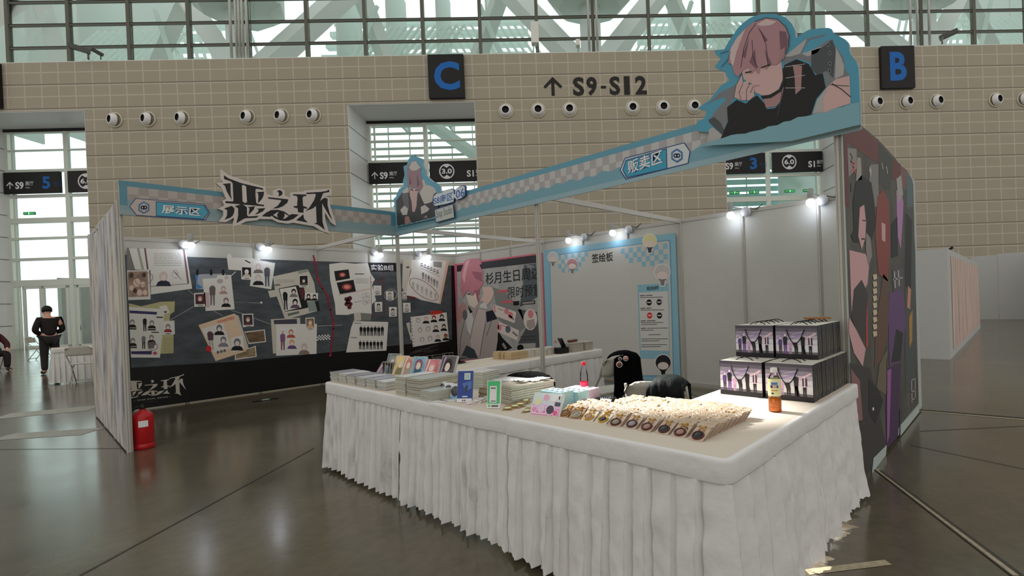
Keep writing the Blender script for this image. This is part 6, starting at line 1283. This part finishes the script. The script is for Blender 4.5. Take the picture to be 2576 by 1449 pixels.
# local: faces +x, about 1.75 m tall, hands joined in front, head bowed
J = {'pelvis': ((0, 0, .95), .13), 'waist': ((0, 0, 1.1), .12), 'chest': ((-.02, 0, 1.32), (.13, .15)), 'neck0': ((0, 0, 1.47), .06), 'neck1': ((.05, 0, 1.54), .055), 'head0': ((.08, 0, 1.60), .085), 'head1': ((.095, 0, 1.67), .092), 'head2': ((.085, 0, 1.735), .06), 'chin': ((.15, 0, 1.56), .04), 'nose': ((.19, 0, 1.62), .014)}
Ed = [('pelvis', 'waist'), ('waist', 'chest'), ('chest', 'neck0'), ('neck0', 'neck1'), ('neck1', 'head0'), ('head0', 'head1'), ('head1', 'head2'), ('head0', 'chin'), ('head1', 'nose')]
for s, n_ in ((1, 'l'), (-1, 'r')):
    for k, p, r in (('sh', (-.01, s*.18, 1.41), .062), ('el', (-.02, s*.26, 1.13), .047), ('wr', (.2, s*.1, 1.02), .034), ('ha', (.26, s*.045, 1.0), .036), ('hip', (0, s*.09, .9), .095), ('kn', (.02, s*.1, .5), .062), ('an', (-.01, s*.11, .08), .045), ('toe', (.14, s*.12, .035), .038)): J[k+n_] = (p, r)
    for i in range(4): y = s*(.02+.012*i); J['f%d%s' % (i, n_)] = ((.3, s*.02+(i-1.5)*.017, .985), .009); J['g%d%s' % (i, n_)] = ((.315, s*.0+(i-1.5)*.017, .955), .008); Ed += [('ha'+n_, 'f%d%s' % (i, n_)), ('f%d%s' % (i, n_), 'g%d%s' % (i, n_))]
    J['th'+n_] = ((.27, s*.07, 1.035), .01); Ed.append(('ha'+n_, 'th'+n_))
    Ed += [('chest', 'sh'+n_), ('sh'+n_, 'el'+n_), ('el'+n_, 'wr'+n_), ('wr'+n_, 'ha'+n_), ('pelvis', 'hip'+n_), ('hip'+n_, 'kn'+n_), ('kn'+n_, 'an'+n_), ('an'+n_, 'toe'+n_)]
def sub(keys, g=.018): return {k: (J[k][0], tuple(x+g for x in J[k][1]) if isinstance(J[k][1], tuple) else J[k][1]+g) for k in keys}
c = atz(128, 940, 0)
left_dir = math.atan2(*reversed((-_r + f0*.55).xy))
body = skin_body('person', J, Ed, SKINM); body.location = (c.x, c.y, 0); body.rotation_euler = (0, 0, left_dir)
tag(body, 'standing person with short dark hair in dark long sleeves, head bowed, beside the background table', 'person')
ks = ['pelvis', 'waist', 'chest', 'neck0', 'shl', 'ell', 'wrl', 'shr', 'elr', 'wrr']; E_ = [('pelvis', 'waist'), ('waist', 'chest'), ('chest', 'neck0')]+[(a+n_, b_+n_) if a != 'chest' else ('chest', b_+n_) for n_ in 'lr' for a, b_ in (('chest', 'sh'), ('sh', 'el'), ('el', 'wr'))]
skin_body('sweater', sub(ks, .022), E_, SWE, body, 'chest')
ks = ['pelvis']+[k+n_ for n_ in 'lr' for k in ('hip', 'kn', 'an')]; E_ = [('pelvis', 'hipl'), ('pelvis', 'hipr')]+[(a+n_, b_+n_) for n_ in 'lr' for a, b_ in (('hip', 'kn'), ('kn', 'an'))]
skin_body('trousers', sub(ks, .02), E_, TRO, body)
for n_ in 'lr': skin_body('shoe', sub(['an'+n_, 'toe'+n_], .012), [('an'+n_, 'toe'+n_)], SHO, body)
q = MB(); q.lathe([(.108, -.02), (.118, .03), (.112, .08), (.085, .12), (.045, .145), (0, .15)], HAIRM, T(.075, 0, 1.625) @ rot(y=.2), 20, sx=.95, sy=.84); q.build('hair', body, local=True)
# seated person cut by the photo's left edge
J = {'pelvis': ((-.1, 0, .52), .13), 'waist': ((-.14, 0, .68), .12), 'chest': ((-.12, 0, .92), (.13, .15)), 'neck0': ((-.06, 0, 1.06), .06), 'head0': ((-.0, 0, 1.17), .085), 'head1': ((.01, 0, 1.25), .092), 'head2': ((0, 0, 1.31), .06), 'chin': ((.07, 0, 1.14), .04)}
Ed = [('pelvis', 'waist'), ('waist', 'chest'), ('chest', 'neck0'), ('neck0', 'head0'), ('head0', 'head1'), ('head1', 'head2'), ('head0', 'chin')]
for s, n_ in ((1, 'l'), (-1, 'r')):
    for k, p, r in (('sh', (-.1, s*.18, .98), .062), ('el', (.1, s*.24, .76), .047), ('wr', (.32, s*.16, .64), .034), ('ha', (.4, s*.13, .61), .036), ('hip', (-.06, s*.09, .5), .095), ('kn', (.36, s*.14, .5), .065), ('an', (.34, s*.14, .09), .045), ('toe', (.5, s*.15, .035), .038)): J[k+n_] = (p, r)
    for i in range(4): J['f%d%s' % (i, n_)] = ((.45, s*.13+(i-1.5)*.018, .6), .009); J['g%d%s' % (i, n_)] = ((.48, s*.13+(i-1.5)*.018, .57), .008); Ed += [('ha'+n_, 'f%d%s' % (i, n_)), ('f%d%s' % (i, n_), 'g%d%s' % (i, n_))]
    J['th'+n_] = ((.42, s*.08, .62), .01); Ed.append(('ha'+n_, 'th'+n_)); Ed += [('chest', 'sh'+n_), ('sh'+n_, 'el'+n_), ('el'+n_, 'wr'+n_), ('wr'+n_, 'ha'+n_), ('pelvis', 'hip'+n_), ('hip'+n_, 'kn'+n_), ('kn'+n_, 'an'+n_), ('an'+n_, 'toe'+n_)]
c = atz(8, 936, 0); yw = math.atan2(*reversed((_r*.9 - f0*.35).xy))
body = skin_body('person', J, Ed, SKINM); body.rotation_euler = (0, 0, yw); body.location = (c.x, c.y, 0)
body.location -= Matrix.Rotation(yw, 3, 'Z') @ Vector((.5, 0, 0))
tag(body, 'seated person at the photo\'s left edge, black and red sleeve and dark shoe showing', 'person')
ks = ['pelvis', 'waist', 'chest', 'neck0', 'shl', 'ell', 'wrl', 'shr', 'elr', 'wrr']; E_ = [('pelvis', 'waist'), ('waist', 'chest'), ('chest', 'neck0')]+[('chest', 'sh'+n_) if a == 'chest' else (a+n_, b_+n_) for n_ in 'lr' for a, b_ in (('chest', 'sh'), ('sh', 'el'), ('el', 'wr'))]
skin_body('jacket', sub(ks, .022), E_, mat((70, 16, 20), .7, raw=True), body, 'chest')
ks = ['pelvis']+[k+n_ for n_ in 'lr' for k in ('hip', 'kn', 'an')]; E_ = [('pelvis', 'hipl'), ('pelvis', 'hipr')]+[(a+n_, b_+n_) for n_ in 'lr' for a, b_ in (('hip', 'kn'), ('kn', 'an'))]
skin_body('trousers', sub(ks, .02), E_, TRO, body)
for n_ in 'lr': skin_body('shoe', sub(['an'+n_, 'toe'+n_], .012), [('an'+n_, 'toe'+n_)], SHO, body)
q = MB(); q.lathe([(.108, -.02), (.118, .03), (.112, .08), (.085, .12), (.045, .145), (0, .15)], HAIRM, T(-.01, 0, 1.22), 20, sx=1.02, sy=.9); q.build('hair', body, local=True)
ch = [o for o in bpy.data.objects if o.get('label', '').endswith('seated person at the left edge')][0]; ch.location = (body.location.x, body.location.y, 0); ch.rotation_euler = (0, 0, yw)
